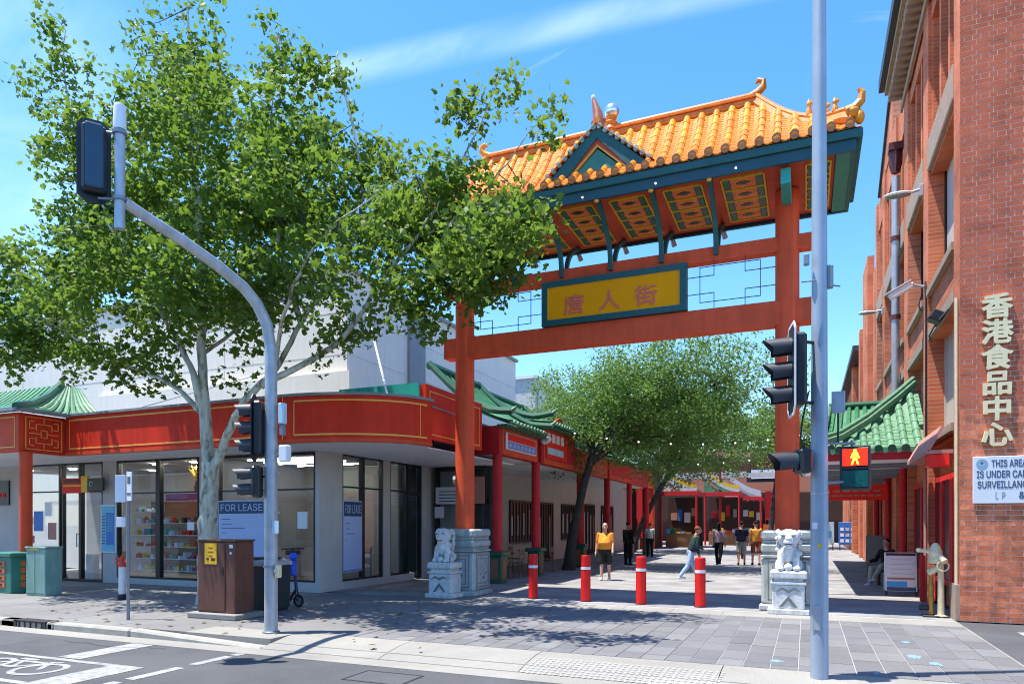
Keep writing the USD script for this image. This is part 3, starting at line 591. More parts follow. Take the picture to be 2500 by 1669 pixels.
# ridge and hips
rg = [cbox(GX - RX - .02, GY - .09, ZR - .10, GX + RX + .02, GY + .09, ZR + .02, .02), cbox(GX - RX - .02, GY - .12, ZR + .02, GX + RX + .02, GY + .12, ZR + .07, .02), tube([(GX - RX, GY, ZR + .11), (GX + RX, GY, ZR + .11)], .06, 10)]
gate.add("ridge", cat(rg), "glaze_ridge", under=roof)
for s in (-1, 1):
    for q in (-1, 1):
        P0 = np.array([GX + s * RX, GY, ZR + .02]); P1 = np.array([GX + s * (HW - .12), GY + q * (GY - YE - .1), ZE + .16])
        line = [P0 + (P1 - P0) * t + np.array([0, 0, -.24 * math.sin(math.pi * min(t * 1.05, 1)) + .10 * max(0, t - .75) * 4 * .6]) for t in np.linspace(0, 1, 13)]
        hp = [tube(line, .075, 8), tube([p + [0, 0, .10] for p in line], .055, 8), tube([p + [0, 0, -.06] for p in line], .10, 8)]
        hip = gate.add("hip_ridge", cat(hp), "glaze_ridge", under=roof, smooth=40)
        if q < 0:
            e = line[-1]; dx = s
            beast = [tube([e + [-.12 * dx, 0, .08], e + [.02 * dx, 0, .12], e + [.12 * dx, 0, .22], e + [.14 * dx, 0, .36], e + [.08 * dx, 0, .44]], [.09, .085, .075, .055, .03], 8), sphere(e + [.0, 0, .05], (.12, .1, .1)), sphere(e + [.1 * dx, 0, -.06], (.08, .09, .12))]
            gate.add("ridge_dragon", cat(beast), "glaze", under=roof)
            for t, h in ((.86, .26), (.80, .22), (.73, .24), (.60, .30)):
                c = np.array(line[int(t * 12)]) + [0, 0, .12]
                gate.add("ridge_beast", cat(lathe([(.06, 0), (.055, .06), (.03, h * .55), (.045, h * .72), (.015, h)], 8, c), sphere(c + [.04 * dx, 0, h * .75], .035, 1)), "glaze", under=roof)
    e = np.array([GX + s * (RX + .02), GY, ZR + .1])
    gate.add("ridge_scroll", cat(tube([e + [-.1 * s, 0, 0], e + [.04 * s, 0, .05], e + [.13 * s, 0, .14], e + [.13 * s, 0, .25], e + [.04 * s, 0, .29], e + [-.01 * s, 0, .23]], [.07, .08, .075, .065, .05, .02], 9)), "glaze", under=roof, smooth=40)
gate.add("ball_stand", lathe([(.16, ZR + .05), (.12, ZR + .15), (.15, ZR + .2), (.10, ZR + .26), (.13, ZR + .34)], 16, (GX, GY, 0)), "glaze_ridge", under=roof, smooth=40)
gate.add("ball", sphere((GX + .02, GY, ZR + .46), .165, 3), "silver_ball", under=roof, smooth=True)
# gable parts
tri = lambda w, z0, z1: [(-w, z0), (w, z0), (0, z1)]
gb = gate.add("gable", fY(prism(tri(.62, 8.72, 9.28), 0, .03), GX, GYF, 0), "green_paint", label="small triangular gable on the front slope")
def chev(w0, z0, z1, th, d, y, m, nm):
    P = Polygon([(-w0, z0), (0, z1), (w0, z0), (w0 - th * 1.5, z0), (0, z1 - th), (-w0 + th * 1.5, z0)]); gate.add(nm, fY(prism(P, 0, d), GX, y, 0), m, under=gb)
chev(.68, 8.74, 9.36, .035, .06, GYF, "gold", "gilt_edge"); chev(.84, 8.72, 9.47, .12, .05, GYF, "arcade_orange", "red_chevron"); chev(1.12, 8.70, 9.74, .26, .09, GYF, "teal", "barge_board")
for s in (-1, 1):
    gate.add("small_roof", sheet(np.array([[(GX, y, GZ1 + .05), (GX + s * GW * .5, y, GZ1 - (GZ1 - GZ0) * .52 + .04), (GX + s * (GW + .05), y, GZ0 - .01)] for y in (GYF - .14, GY - .05)])), "glaze_pan", under=gb)
    for k in range(9):
        t = (k + .5) / 9; c = np.array([GX + s * GW * t, GYF - .13, GZ1 + .03 - (GZ1 - GZ0) * t])
        gate.add("scallop", cat(cyl(c, c + [0, .07, 0], .055, .055, 8), tube([c + [0, .02, .03], (c[0], GY - .3, c[2] + .03)], .045, 6)), "scallop", under=gb)
sp_ = [(GX, GYF + .02, 9.70), (GX + .01, GYF + .02, 9.86), (GX - .02, GYF + .02, 10.05), (GX - .07, GYF + .02, 10.24), (GX - .10, GYF + .02, 10.36)]
gate.add("horn_finial", cat(tube(sp_, [.15, .125, .10, .06, .035], 10), sphere(sp_[1], (.16, .1, .08))), "glaze_dark", under=gb, smooth=40)
gate.add("finial_tip", sphere((GX - .105, GYF + .02, 10.38), (.045, .045, .05)), "white_paint", under=gb, smooth=True)
gate.add("small_ridge", tube([(GX, GYF - .12, GZ1 + .09), (GX, GY - .1, GZ1 + .09)], .07, 8), "glaze_ridge", under=gb)

# ================================================================ LIONS, BOLLARDS
def lion(x, y, label):
    L = Thing("lion_statue", label, "statue", (x, y, 0), group=None)
    bs = [cbox(x - .36, y - .30, 0, x + .36, y + .29, .10, .015), cbox(x - .28, y - .26, .10, x + .28, y + .27, .55, .02), cbox(x - .31, y - .28, .55, x + .31, y + .28, .60, .01), cbox(x - .25, y - .23, .60, x + .25, y + .25, .66, .01), cbox(x - .32, y - .29, .66, x + .32, y + .28, .80, .03)]
    b = L.add("plinth", cat(bs), "stone")
    L.add("relief", cat(*[fY(prism([(-.16 + q, .14), (q, .34 - abs(q)), (.16 + q, .14), (.1 + q, .14), (q, .27 - abs(q)), (-.1 + q, .14)], 0, .012), x, y - .26, 0) for q in (0, .02)][:1], fY(prism(Polygon([(-.22, .42), (-.1, .5), (0, .45), (.1, .5), (.22, .42), (.1, .46), (0, .40), (-.1, .46)]), 0, .012), x, y - .26, 0)), "stone_groove", under=b)
    p = lambda a, c, z: (x + a, y + c, z)
    parts = [bone(p(0, .12, .95), .17, p(0, .10, 1.10), .15), bone(p(0, .10, 1.1), .16, p(0, -.06, 1.22), .14), bone(p(0, -.02, 1.06), .15, p(0, -.10, 1.2), .12),
             bone(p(-.13, .10, .92), .11, p(-.17, -.02, .86), .07), bone(p(.13, .10, .92), .11, p(.17, -.02, .86), .07),
             bone(p(-.12, -.10, 1.12), .075, p(-.14, -.17, .88), .055), bone(p(.12, -.10, 1.12), .075, p(.14, -.17, .88), .055), S(p(-.14, -.20, .845), (.07, .09, .05)), S(p(.14, -.20, .845), (.07, .09, .05)),
             S(p(0, -.06, 1.40), (.19, .17, .18)), bone(p(0, -.15, 1.37), .11, p(0, -.20, 1.33), .09), S(p(0, -.24, 1.40), (.06, .05, .04)), S(p(0, -.20, 1.25), (.09, .07, .035)),
             S(p(-.09, -.20, 1.47), (.055, .04, .035)), S(p(.09, -.20, 1.47), (.055, .04, .035)), S(p(-.18, -.02, 1.5), (.04, .03, .06)), S(p(.18, -.02, 1.5), (.04, .03, .06)),
             bone(p(.05, .26, .95), .05, p(.02, .27, 1.3), .04)]
    for k in range(26):
        a = k * 2.4; zz = 1.12 + .42 * (k / 26); r = .20 - .03 * abs(zz - 1.4)
        parts.append(S(p(r * math.cos(a), .02 + r * .85 * abs(math.sin(a)), zz), .05, 10))
    m = mf.Manifold.batch_boolean(parts, mf.OpType.Add) - mf.Manifold.batch_hull([S(p(-.07, -.27, 1.295), (.02, .08, .012)), S(p(.07, -.27, 1.295), (.02, .08, .012))])
    v, f = man(m.refine_to_length(.025)); t = trimesh.Trimesh(v, f, process=True); trimesh.smoothing.filter_taubin(t, iterations=1)
    L.add("lion", (np.array(t.vertices), np.array(t.faces)), "stone", smooth=50)
    L.add("ball", sphere(p(.0, -.2, .87), .075), "stone", smooth=True)
    L.add("mouth", sphere(p(0, -.245, 1.295), (.07, .03, .022)), "stone_groove")
    for s in (-1, 1): L.add("eye", sphere(p(.085 * s, -.235, 1.455), (.025, .015, .02), 1), "stone_groove")
    return L
lion(-7.62, 13.98, "white stone guardian lion at the shaded foot of the gateway by the corner shop")
lion(-.31, 14.00, "white stone guardian lion in bright sun behind the straight signal pole")
bl = Thing("bollard", None, "bollard", (-5.66, 14.52, 0), group="red bollards across the street under the gateway")
bl.add("post", lathe([(.105, 0), (.105, .955), (.10, .985), (.085, .995)], 24), "bollard_red", local=True, smooth=30)
bl.add("reflective_band", lathe([(.108, .685), (.108, .745)], 24), "white_paint", local=True, smooth=30)
bl.add("base_ring", lathe([(.125, 0), (.125, .012), (.106, .014)], 24), "iron", local=True)
put(bl.prim, label="red bollard with white band farthest along towards the shaded arcade")
for x, y, l in ((-4.40, 14.42, "red bollard with white band directly in front of the man in a mustard shirt"), (-3.18, 14.36, "red bollard with white band standing alone in mid street"), (-1.97, 14.33, "red bollard with white band nearest the sunlit lion")):
    bl.dup((x, y, 0), 0, l)
# utility paint and repairs on the ground
def blob(cx, cy, rx, ry, seed):
    rg = np.random.RandomState(seed); a = np.linspace(0, 2 * math.pi, 18, endpoint=False); r = rg.uniform(.45, 1.1, 18); return [(cx + rx * r_ * math.cos(t), cy + ry * r_ * math.sin(t)) for t, r_ in zip(a, r)]
for i, (x, y, rx, ry) in enumerate(((1.30, 11.2, .06, .13), (1.25, 10.05, .10, .22), (1.42, 9.62, .09, .16), (-.35, 9.05, .12, .10), (.72, 8.75, .04, .15))): pave.add("paint_mark", prism(blob(x, y, rx, ry, i), .0018, .0024), "chalk_blue", label="pale blue utility paint mark")
for i, (x0, y0, x1, y1) in enumerate(((-5.6, 4.2, -3.1, 5.6), (-1.6, 5.9, 1.8, 6.9), (-12.5, 5.3, -10.9, 7.0))): road.add("asphalt_patch", prism([(x0, y0), (x1, y0 + .05), (x1 - .03, y1), (x0 + .04, y1 - .06)], -.119, -.1185), "lane_asphalt")
rk = random.Random(4)
for (x, y) in ((-6.5, 5.0), (-2.5, 5.5), (-10.5, 7.1), (1.0, 6.4)):
    pts = [(x, y, -.1178)]
    for _ in range(14): pts.append((pts[-1][0] + rk.uniform(.08, .22), pts[-1][1] + rk.uniform(-.07, .08), -.1178))
    road.add("crack", tube(pts, .006, 4), "iron")

# ================================================================ CORNER SHOP (left of the gate)
shop = Thing("corner_shop", "single storey corner shop with long red fascia, gold lines and dark glazed front", "shop", (-14.5, 14, 0))
FY, SX = 13.6, -10.85
w1 = shop.add("wall", cat(box(-24.5, FY, 0, -21.92, FY + .2, 3.46), box(-18.47, FY, 0, -17.92, FY + .2, 3.46), box(-14.79, FY + .02, 0, -14.13, FY + .2, 3.46), box(-10.98, FY, 0, SX, FY + .4, 3.46),
    box(-24.5, FY, 3.461, SX, FY + .3, 4.4), box(-17.919, FY + .001, 0, -14.791, FY + .2, .16), box(-14.129, FY + .001, 0, -10.981, FY + .2, .24), box(-21.919, FY + .001, 0, -20.25, FY + .2, .16)), "wall_taupe", label="taupe rendered front wall")
w2 = shop.add("wall", cat(box(SX - .2, FY + .401, 0, SX, 14.50, 3.46), box(SX - .2, 16.35, 0, SX, 16.70, 3.46), box(SX - .2, 18.47, 0, SX, 19.2, 3.46), box(SX - .2, FY + .401, 3.461, SX, 19.2, 4.4), box(SX - .199, 14.501, 0, SX, 16.349, .20), box(SX - .199, 16.701, 0, SX, 18.0, .20), box(SX - .2, 19.2, 0, -9.9, 19.35, 3.6)), "wall_taupe", label="taupe rendered side wall")
def win(x0, x1, z0, z1, mull=(), trans=(), name="window", glass="glass", t=.05, wide=None, y=None, side=False, dmat="frame_black"):
    """dark framed glazing in the front wall (or the side wall): frame, mullions, one pane per light"""
    y = (FY if not side else SX) if y is None else y
    def bx(a, c, b, d, near, far):
        return box(a, y + near, c, b, y + far, d) if not side else box(y - far, a, c, y - near, b, d)
    fr = [bx(x0, z0, x0 + t, z1, .02, .12), bx(x1 - t, z0, x1, z1, .02, .12), bx(x0 + t, z1 - t, x1 - t, z1, .02, .12), bx(x0 + t, z0, x1 - t, z0 + t, .02, .12)]
    xs = [x0 + t] + [q for m_ in mull for q in (m_ - (wide or t) / 2, m_ + (wide or t) / 2)] + [x1 - t]
    for m_ in mull: fr.append(bx(m_ - (wide or t) / 2, z0 + t, m_ + (wide or t) / 2, z1 - t, .0, .13))
    zs = [z0 + t] + [q for m_ in trans for q in (m_ - t * .4, m_ + t * .4)] + [z1 - t]
    for i in range(0, len(xs), 2):
        for m_ in trans: fr.append(bx(xs[i], m_ - t * .4, xs[i + 1], m_ + t * .4, .025, .115))
    w = shop.add(name, cat(fr), dmat)
    for i in range(0, len(xs), 2):
        for k in range(0, len(zs), 2): shop.add("pane", bx(xs[i], zs[k], xs[i + 1], zs[k + 1], .062, .072), glass, under=w)
    return w
win(-24.4, -22.6, .16, 3.4, (), (2.6,)); win(-21.9, -20.35, .16, 3.44, (), (2.62,)); win(-17.9, -14.82, .16, 3.44, (-16.3,), (2.52,), wide=.16); win(-14.12, -11.0, .24, 3.42, (-12.45,), (2.52,), wide=.1)
win(14.51, 16.34, .2, 3.46, (15.42,), (2.62,), side=True, wide=.1); win(16.71, 17.62, .2, 3.46, (), (2.62,), side=True); 
dr = win(-20.25, -18.5, .02, 3.44, (-19.45,), (2.6,), name="door", wide=.09); shop.add("handle", cat(cyl((-19.55, FY - .02, 1.0), (-19.55, FY - .02, 1.4), .015), box(-19.56, FY - .02, 1.02, -19.54, FY + .03, 1.04), box(-19.56, FY - .02, 1.36, -19.54, FY + .03, 1.38)), "galv", under=dr)
dr2 = win(17.64, 18.45, .03, 3.46, (), (2.55,), side=True, name="door", t=.09)
# interior: floor, back walls, ceiling and a partition between the two tenancies
shop.add("interior", cat(box(-24.5, 17.4, 0, -11.06, 17.5, 3.46), box(-14.5, FY + .21, .05, -14.4, 17.39, 3.45), box(-24.5, FY + .21, 3.40, -11.06, 17.39, 3.45)), "interior")
shop.add("interior_floor", box(-24.5, FY + .21, .0, -11.06, 17.39, .045), "interior_floor")
shop.add("back_room", box(-20.2, 16.6, .05, -18.2, 16.7, 2.4), "interior_dark")
shop.add("wall_board", box(-12.9, 16.2, .05, -11.2, 16.3, 1.0), "interior_floor")
# canopy: soffit, fascia with the rounded corner, capping, gold lines
arc = [(-10.66 + 2.74 * math.sin(t), 13.92 - 1.82 * math.cos(t)) for t in np.linspace(0, math.pi / 2, 15)]
outer = [(-17.9, 12.1)] + arc
def off(pts, d):
    p = np.array(pts, float); t = np.gradient(p, axis=0); t /= np.linalg.norm(t, axis=1, keepdims=True); return np.stack([p[:, 0] + t[:, 1] * d, p[:, 1] - t[:, 0] * d], 1)
def band(pts, d0, d1, z0, z1):
    a, b = off(pts, d0), off(pts, d1); return prism(Polygon(list(map(tuple, a)) + list(map(tuple, b[::-1]))), z0, z1)
shop.add("soffit", prism([(-24.5, 13.6), (-24.5, 12.25), (-17.9, 12.25)] + [tuple(p) for p in off(arc, -.12)] + [(-8.1, 14.0), (-8.1, 19.2), (SX, 19.2), (SX, 13.6)], 3.44, 3.459), "soffit_white")
shop.add("canopy_roof", prism([(-24.5, 13.6), (-24.5, 12.2), (-17.9, 12.2)] + [tuple(p) for p in off(arc, -.12)] + [(-8.3, 19.2), (SX, 19.2), (SX, 13.6)], 4.401, 4.43), "dark_grey_wall")
fa = shop.add("fascia", band([(-17.85, 12.1), (-15, 12.1), (-12.6, 12.1), (-10.66, 12.1)], -.1, 0, 3.53, 4.46), "shop_red", label="long straight red fascia")
shop.add("lower_edge", band([(-17.85, 12.1), (-15, 12.1), (-12.6, 12.1), (-10.66, 12.1)], -.11, .015, 3.45, 3.53), "shop_red_edge", under=fa)
fb = shop.add("fascia", band(arc, -.1, 0, 3.53, 4.46), "shop_red", label="curved red fascia at the corner", smooth=40)
shop.add("lower_edge", band(arc, -.11, .015, 3.45, 3.53), "shop_red_edge", under=fb, smooth=40)
cp = shop.add("capping", band([(-17.9, 12.1), (-14, 12.1), (-11, 12.1)] + arc, -.16, .06, 4.461, 4.52), "dark_grey_wall", smooth=40)
gl = lambda pts, z, u: shop.add("gold_line", band(pts, .001, .008, z, z + .036), "gold_line", under=u)
st = [(-17.7, 12.1), (-14, 12.1), (-10.8, 12.1)]
for z in (3.60, 4.34): gl(st, z, fa)
for z in (3.60, 4.34): gl(arc[1:-1], z, fb)
for x in (-17.7, -10.82): shop.add("gold_line", box(x, 12.092, 3.622, x + .022, 12.099, 4.34), "gold_line", under=fa)
for k in (1, 12):
    p = off(arc, .004)[k]; shop.add("gold_line", cyl((p[0], p[1], 3.622), (p[0], p[1], 4.34), .011, n=6), "gold_line", under=fb)
p0 = off(arc, .004)[0]; shop.add("gold_line", cyl((p0[0], p0[1], 3.53), (p0[0], p0[1], 4.46), .011, n=6), "gold_line", under=fb)
# higher red box over the side canopy, teal parapet
rb = shop.add("side_fascia", cat(box(-8.25, 13.99, 3.66, -8.12, 17.0, 4.92), box(-10.0, 13.97, 4.55, -8.251, 14.05, 4.90)), "shop_red", label="higher red fascia box round the corner")
gz = [box(-8.118, 14.15, 3.76, -8.11, 16.85, 3.785), box(-8.118, 14.15, 4.76, -8.11, 16.85, 4.785), box(-8.118, 14.15, 3.785, -8.11, 14.175, 4.76), box(-8.118, 16.825, 3.785, -8.11, 16.85, 4.76)]
for q in gz: shop.add("gold_line", q, "gold_line", under=rb)
shop.add("parapet", cat(box(-10.5, 13.90, 4.435, -8.26, 13.965, 4.94), box(-10.5, 13.966, 4.435, -10.43, 18, 4.94)), "teal_light", label="teal sheet metal parapet behind the curved fascia")
shop.add("stay", cyl((-8.7, 13.3, 4.5), (-12.2, 17.45, 8.2), .025, n=8), "white_paint"); shop.add("stay", cyl((-16.8, 12.6, 4.5), (-15.6, 17.45, 6.6), .012, n=6), "galv_dark")
# left pavilion: fret panel return, front fascia, tiled roof, column on its plinth
fp = shop.add("fret_panel", box(-17.95, 11.02, 3.45, -17.86, 12.09, 4.42), "shop_red", label="red return panel with gold fretwork")
def fret(y0, y1, z0, z1):
    o = []; t = .018; W, Hh = y1 - y0, z1 - z0
    def rod(a, b): o.append(box(-17.862, y0 + min(a[0], b[0]) * W - t / 2, z0 + min(a[1], b[1]) * Hh - t / 2, -17.848, y0 + max(a[0], b[0]) * W + t / 2, z0 + max(a[1], b[1]) * Hh + t / 2))
    for a, b in [((0, 0), (1, 0)), ((0, 1), (1, 1)), ((0, 0), (0, 1)), ((1, 0), (1, 1)), ((.42, .38), (.58, .38)), ((.42, .62), (.58, .62)), ((.42, .38), (.42, .62)), ((.58, .38), (.58, .62)), ((.28, .2), (.72, .2)), ((.28, .8), (.72, .8)), ((.28, .2), (.28, .38)), ((.72, .2), (.72, .38)), ((.28, .62), (.28, .8)), ((.72, .62), (.72, .8)), ((.1, .5), (.42, .5)), ((.58, .5), (.9, .5)), ((.1, .12), (.1, .34)), ((.1, .34), (.22, .34)), ((.1, .12), (.22, .12)), ((.1, .66), (.1, .88)), ((.1, .66), (.22, .66)), ((.1, .88), (.22, .88)), ((.9, .12), (.9, .34)), ((.78, .34), (.9, .34)), ((.78, .12), (.9, .12)), ((.9, .66), (.9, .88)), ((.78, .66), (.9, .66)), ((.78, .88), (.9, .88)), ((.5, .2), (.5, .06)), ((.5, .8), (.5, .94))]: rod(a, b)
    return cat(o)
shop.add("fretwork", fret(11.1, 12.0, 3.54, 4.34), "gold_line", under=fp)
pf = shop.add("pavilion_fascia", cat(box(-26, 10.93, 3.45, -17.86, 11.019, 4.42)), "shop_red_edge")
shop.add("gold_line", cat(box(-26, 10.922, 3.56, -18.0, 10.929, 3.585), box(-26, 10.922, 4.3, -18.0, 10.929, 4.325), box(-18.02, 10.922, 3.585, -18.0, 10.929, 4.3)), "gold_line", under=pf)
shop.add("pavilion_soffit", box(-26, 11.02, 3.44, -17.951, 12.2, 3.46), "soffit_white")
def rib_slope(t, a0, a1, b0, b1, n, r, m, name, sag=.25, cross=7):
    """a tiled slope between eave a0-a1 and ridge b0-b1, with n half-round rows, each its own part"""
    a0, a1, b0, b1 = (np.array(q, float) for q in (a0, a1, b0, b1)); base = t.add(name, sheet(np.array([[(a0 + (a1 - a0) * s) * (1 - k) + (b0 + (b1 - b0) * s) * k - np.array([0, 0, sag * math.sin(math.pi * k)]) for s in np.linspace(0, 1, 6)] for k in np.linspace(0, 1, 8)])), m)
    for i in range(n):
        s = (i + .5) / n; pts = [(a0 + (a1 - a0) * s) * (1 - k) + (b0 + (b1 - b0) * s) * k + np.array([0, 0, r * .3 - sag * math.sin(math.pi * k)]) for k in np.linspace(0, 1, cross)]
        t.add("tile_row", tube(pts, r, 7), m, under=base)
    return base
rib_slope(shop, (-26, 10.75, 4.44), (-17.65, 10.75, 4.44), (-26, 12.9, 5.5), (-19.2, 12.9, 5.5), 32, .062, "tile_green", "pavilion_roof", .18)
rib_slope(shop, (-17.65, 10.75, 4.44), (-17.65, 13.4, 4.46), (-19.2, 12.9, 5.5), (-19.2, 13.4, 5.5), 10, .062, "tile_green_pale", "pavilion_roof", .18)
shop.add("hip_ridge", tube([(-17.62, 10.72, 4.53), (-18.1, 11.4, 4.72), (-18.7, 12.2, 5.1), (-19.2, 12.9, 5.58)], .09, 8), "tile_green_dark"); shop.add("eave_gutter", cat(box(-26, 10.70, 4.421, -17.6, 10.80, 4.5), box(-17.7, 10.80, 4.421, -17.6, 12.04, 4.5)), "dark_grey_wall")
shop.add("column", lathe([(.14, .9), (.14, 3.45)], 18, (-17.88, 11.12, 0)), "shop_red_edge", smooth=30)
pl = shop.add("column_plinth", cat(cbox(-18.28, 10.55, 0, -17.52, 11.31, .88, .01), cbox(-18.34, 10.49, .88, -17.46, 11.37, .98, .02)), "green_paint", label="green column plinth with orange carved panels")
for k in range(2):
    for z in range(4):
        zc = .2 + z * .17
        m = cat(box(-18.06, 10.535, zc - .06, -17.74, 10.549, zc + .06), ) if k == 0 else cat(box(-17.519, 10.77, zc - .06, -17.505, 11.09, zc + .06))
        shop.add("carved_plate", m, "orange", under=pl)
        m = box(-17.95, 10.528, zc - .03, -17.85, 10.534, zc + .03) if k == 0 else box(-17.504, 10.88, zc - .03, -17.498, 10.98, zc + .03)
        shop.add("carved_boss", m, "frame_black", under=pl)
for x, y in ((-17.2, 14.3), (-15.7, 14.3), (-17.2, 15.8), (-15.7, 15.8), (-21.2, 14.6), (-19.4, 14.6), (-19.4, 16.0), (-23.3, 14.6)): shop.add("downlight", cyl((x, y, 3.36), (x, y, 3.399), .09, n=12), "downlight_glow")
for y in (14.4, 15.0, 15.6, 16.4): shop.add("tube_light", box(-13.9, y, 3.36, -11.6, y + .06, 3.399), "lamp_glow")
# goods and posters
for z in np.arange(.35, 2.3, .33):
    sh = Thing("display_shelf", ('lowest', 'second lowest', 'third lowest', 'third highest', 'second highest', 'topmost')[int(round((z - .35) / .33))] + ' shelf of small colourful goods behind the left shop window', "shelf", (-16, 14.2, z), group=None)
    sh.add("board", box(-17.8, 14.0, z, -14.9, 14.35, z + .02), "white_paint")
    x = -17.75
    q = 0
    while x < -15.0:
        w = rr.uniform(.06, .16); h = rr.uniform(.06, .2); c = rr.choice(("white_paint", "red_sign", "pale_blue", "yellow_paint", "teal_light", "pink", "black_plastic", "green_paint", "orange", "wood", "sandwich_white"))
        sh.add("packet", cbox(x, 14.02, z + .021, x + w, 14.25, z + .021 + h, .008) if q % 2 else lathe([(w / 2, z + .021), (w / 2, z + .02 + h * .7), (w / 5, z + .02 + h * .8), (w / 5, z + .02 + h)], 10, (x + w / 2, 14.12, 0)), c); x += w + rr.uniform(.01, .05); q += 1
fl = Thing("dried_flower_display", "yellow dried flowers displayed high behind the shop window", "flowers", (-15.6, 14.4, 2.6))
fl.add("vase", lathe([(.06, 2.55), (.1, 2.7), (.05, 2.82), (.07, 2.86)], 12, (-15.6, 14.3, 0)), "wood")
fl.add("stems", cat([tube([(-15.6, 14.3, 2.84), (-15.6 + rr.uniform(-.25, .25), 14.3 + rr.uniform(-.1, .1), 3.1 + rr.uniform(0, .22))], .008, 4) for _ in range(40)]), "yellow_paint", kind="stuff")
single("hanging_banner", box(-16.18, 13.72, 1.86, -14.86, 13.735, 2.27), "orange", "orange fabric banner hung inside the glazed shop front", "banner")
single("window_strip_sign", box(-16.14, 13.72, 2.30, -14.95, 13.735, 2.48), "pink", "narrow pink strip sign above the orange banner", "sign")
po = Thing("wall_poster", "tall pale blue framed notice on the pier beside the shop door", "poster", (-18.2, 13.6, 1.5))
po.add("frame", box(-18.52, 13.57, .85, -17.90, 13.598, 2.21), "plate_white"); po.add("sheet", box(-18.48, 13.563, .89, -17.94, 13.569, 2.17), "poster_cyan"); po.add("block", box(-18.28, 13.557, 1.08, -17.97, 13.562, 1.98), "poster_blue")
for k in range(10): po.add("line", box(-18.26, 13.552, 1.45 + k * .05, -18.0, 13.556, 1.465 + k * .05), "poster_cyan"); po.add("line", box(-18.46, 13.557, 1.1 + k * .085, -18.32, 13.562, 1.13 + k * .085), "plate_text")
sg = Thing("hanging_sign", "red and yellow shop sign board above the shop door", "sign", (-19.3, 13.4, 2.8))
sg.add("board", box(-19.9, 13.40, 2.55, -19.1, 13.46, 2.98), "red_sign"); sg.add("yellow_end", box(-19.1, 13.395, 2.57, -18.84, 13.46, 3.04), "yellow_paint"); sg.add("pale_stripe", box(-19.88, 13.392, 2.74, -19.12, 13.399, 2.79), "sticker_yellow"); sg.add("dark_top", box(-19.85, 13.392, 2.84, -19.15, 13.399, 2.95), "maroon")
sg2 = Thing("projecting_sign", "small black square sign beside the red and yellow one", "sign", (-18.5, 13.4, 2.8))
sg2.add("board", box(-18.82, 13.38, 2.60, -18.18, 13.44, 2.96), "frame_black"); sg2.add("emblem", fY(prism(Polygon([(math.cos(a) * .08, math.sin(a) * .08) for a in np.linspace(0, 5.5, 14)] + [(math.cos(a) * .05, math.sin(a) * .05) for a in np.linspace(5.5, 0, 14)]), 0, .006), -18.66, 13.379, 2.8), "faded_grey")
def lease(name, label, n, fn, w, h, x, y, z):
    L = Thing(name, label, "sign", (x, y, 0))
    L.add("board", fn(box(0, 0, 0, w, h, .012), x, y, z), "lease_pale"); hd = h * .22
    L.add("heading_panel", fn(box(.02, h - hd, .0125, w - .02, h - .03, .017), x, y, z), "lease_blue")
    m = text(n, hd * .52, .003, False); s = (w - .12) / m[0][:, 0].max(); m[0][:, 0] *= s
    for pc in trimesh.Trimesh(m[0], m[1], process=True).split(only_watertight=False): L.add("letter", fn((np.array(pc.vertices) + [.06, h - hd * .80, .0172], np.array(pc.faces)), x, y, z), "lease_pale")
    rows = ((.24, .68), (.28, .6), (.6, .53), (.1, .45))
    for a, b in rows: L.add("line", fn(box(.1, h * b, .0125, .1 + (w - .2) * a, h * b + .018, .014), x, y, z), "faded_blue")
    L.add("foot", fn(box(.02, .02, .0125, w - .02, .05, .014), x, y, z), "poster_blue")
lease("lease_sign", "pale blue for lease board in the front window between tree trunk and pole", "FOR LEASE", fY, 1.52, 1.53, -14.08, 13.60, .74)
lease("lease_sign", "narrow for lease board in the side window round the corner", "FOR LEASE", fX, .80, 1.84, -10.845, 14.52, .43)
nt = single("paper_notice", box(-15.25, 13.64, 1.5, -15.0, 13.65, 1.72), "plate_white", "white paper notice taped inside the window under the orange banner", "notice")
# fragments of the next shop at the very edge
m = text("no", .17, .01); ns = Thing("lit_shop_letters", "red letters on black band at the far left shop window", "sign", (-23, 13.6, 2.3)); ns.add("band", box(-24.4, 13.55, 2.25, -22.62, 13.6, 3.0), "frame_black"); ns.add("letters", fY(m, -23.05, 13.549, 2.5), "red_sign")
for k, (c, z) in enumerate((("white_paint", 1.9), ("pink", 1.3), ("pale_blue", .8))): single("stacked_goods", cbox(-24.2, 13.95, z - .25, -22.7, 14.4, z, .02), c, ("white", "pink", "pale blue")[k] + " goods stacked behind the far left shop window", "goods")
single("cardboard_carton", cbox(-19.3, 14.2, .05, -18.75, 14.7, .85, .01), "wood", "brown carton standing just inside the shop doorway", "carton")
bx0 = single("display_box", cbox(-19.62, 13.9, .05, -19.36, 14.15, .78, .01), "white_paint", "narrow white display box just inside the shop door", "box")
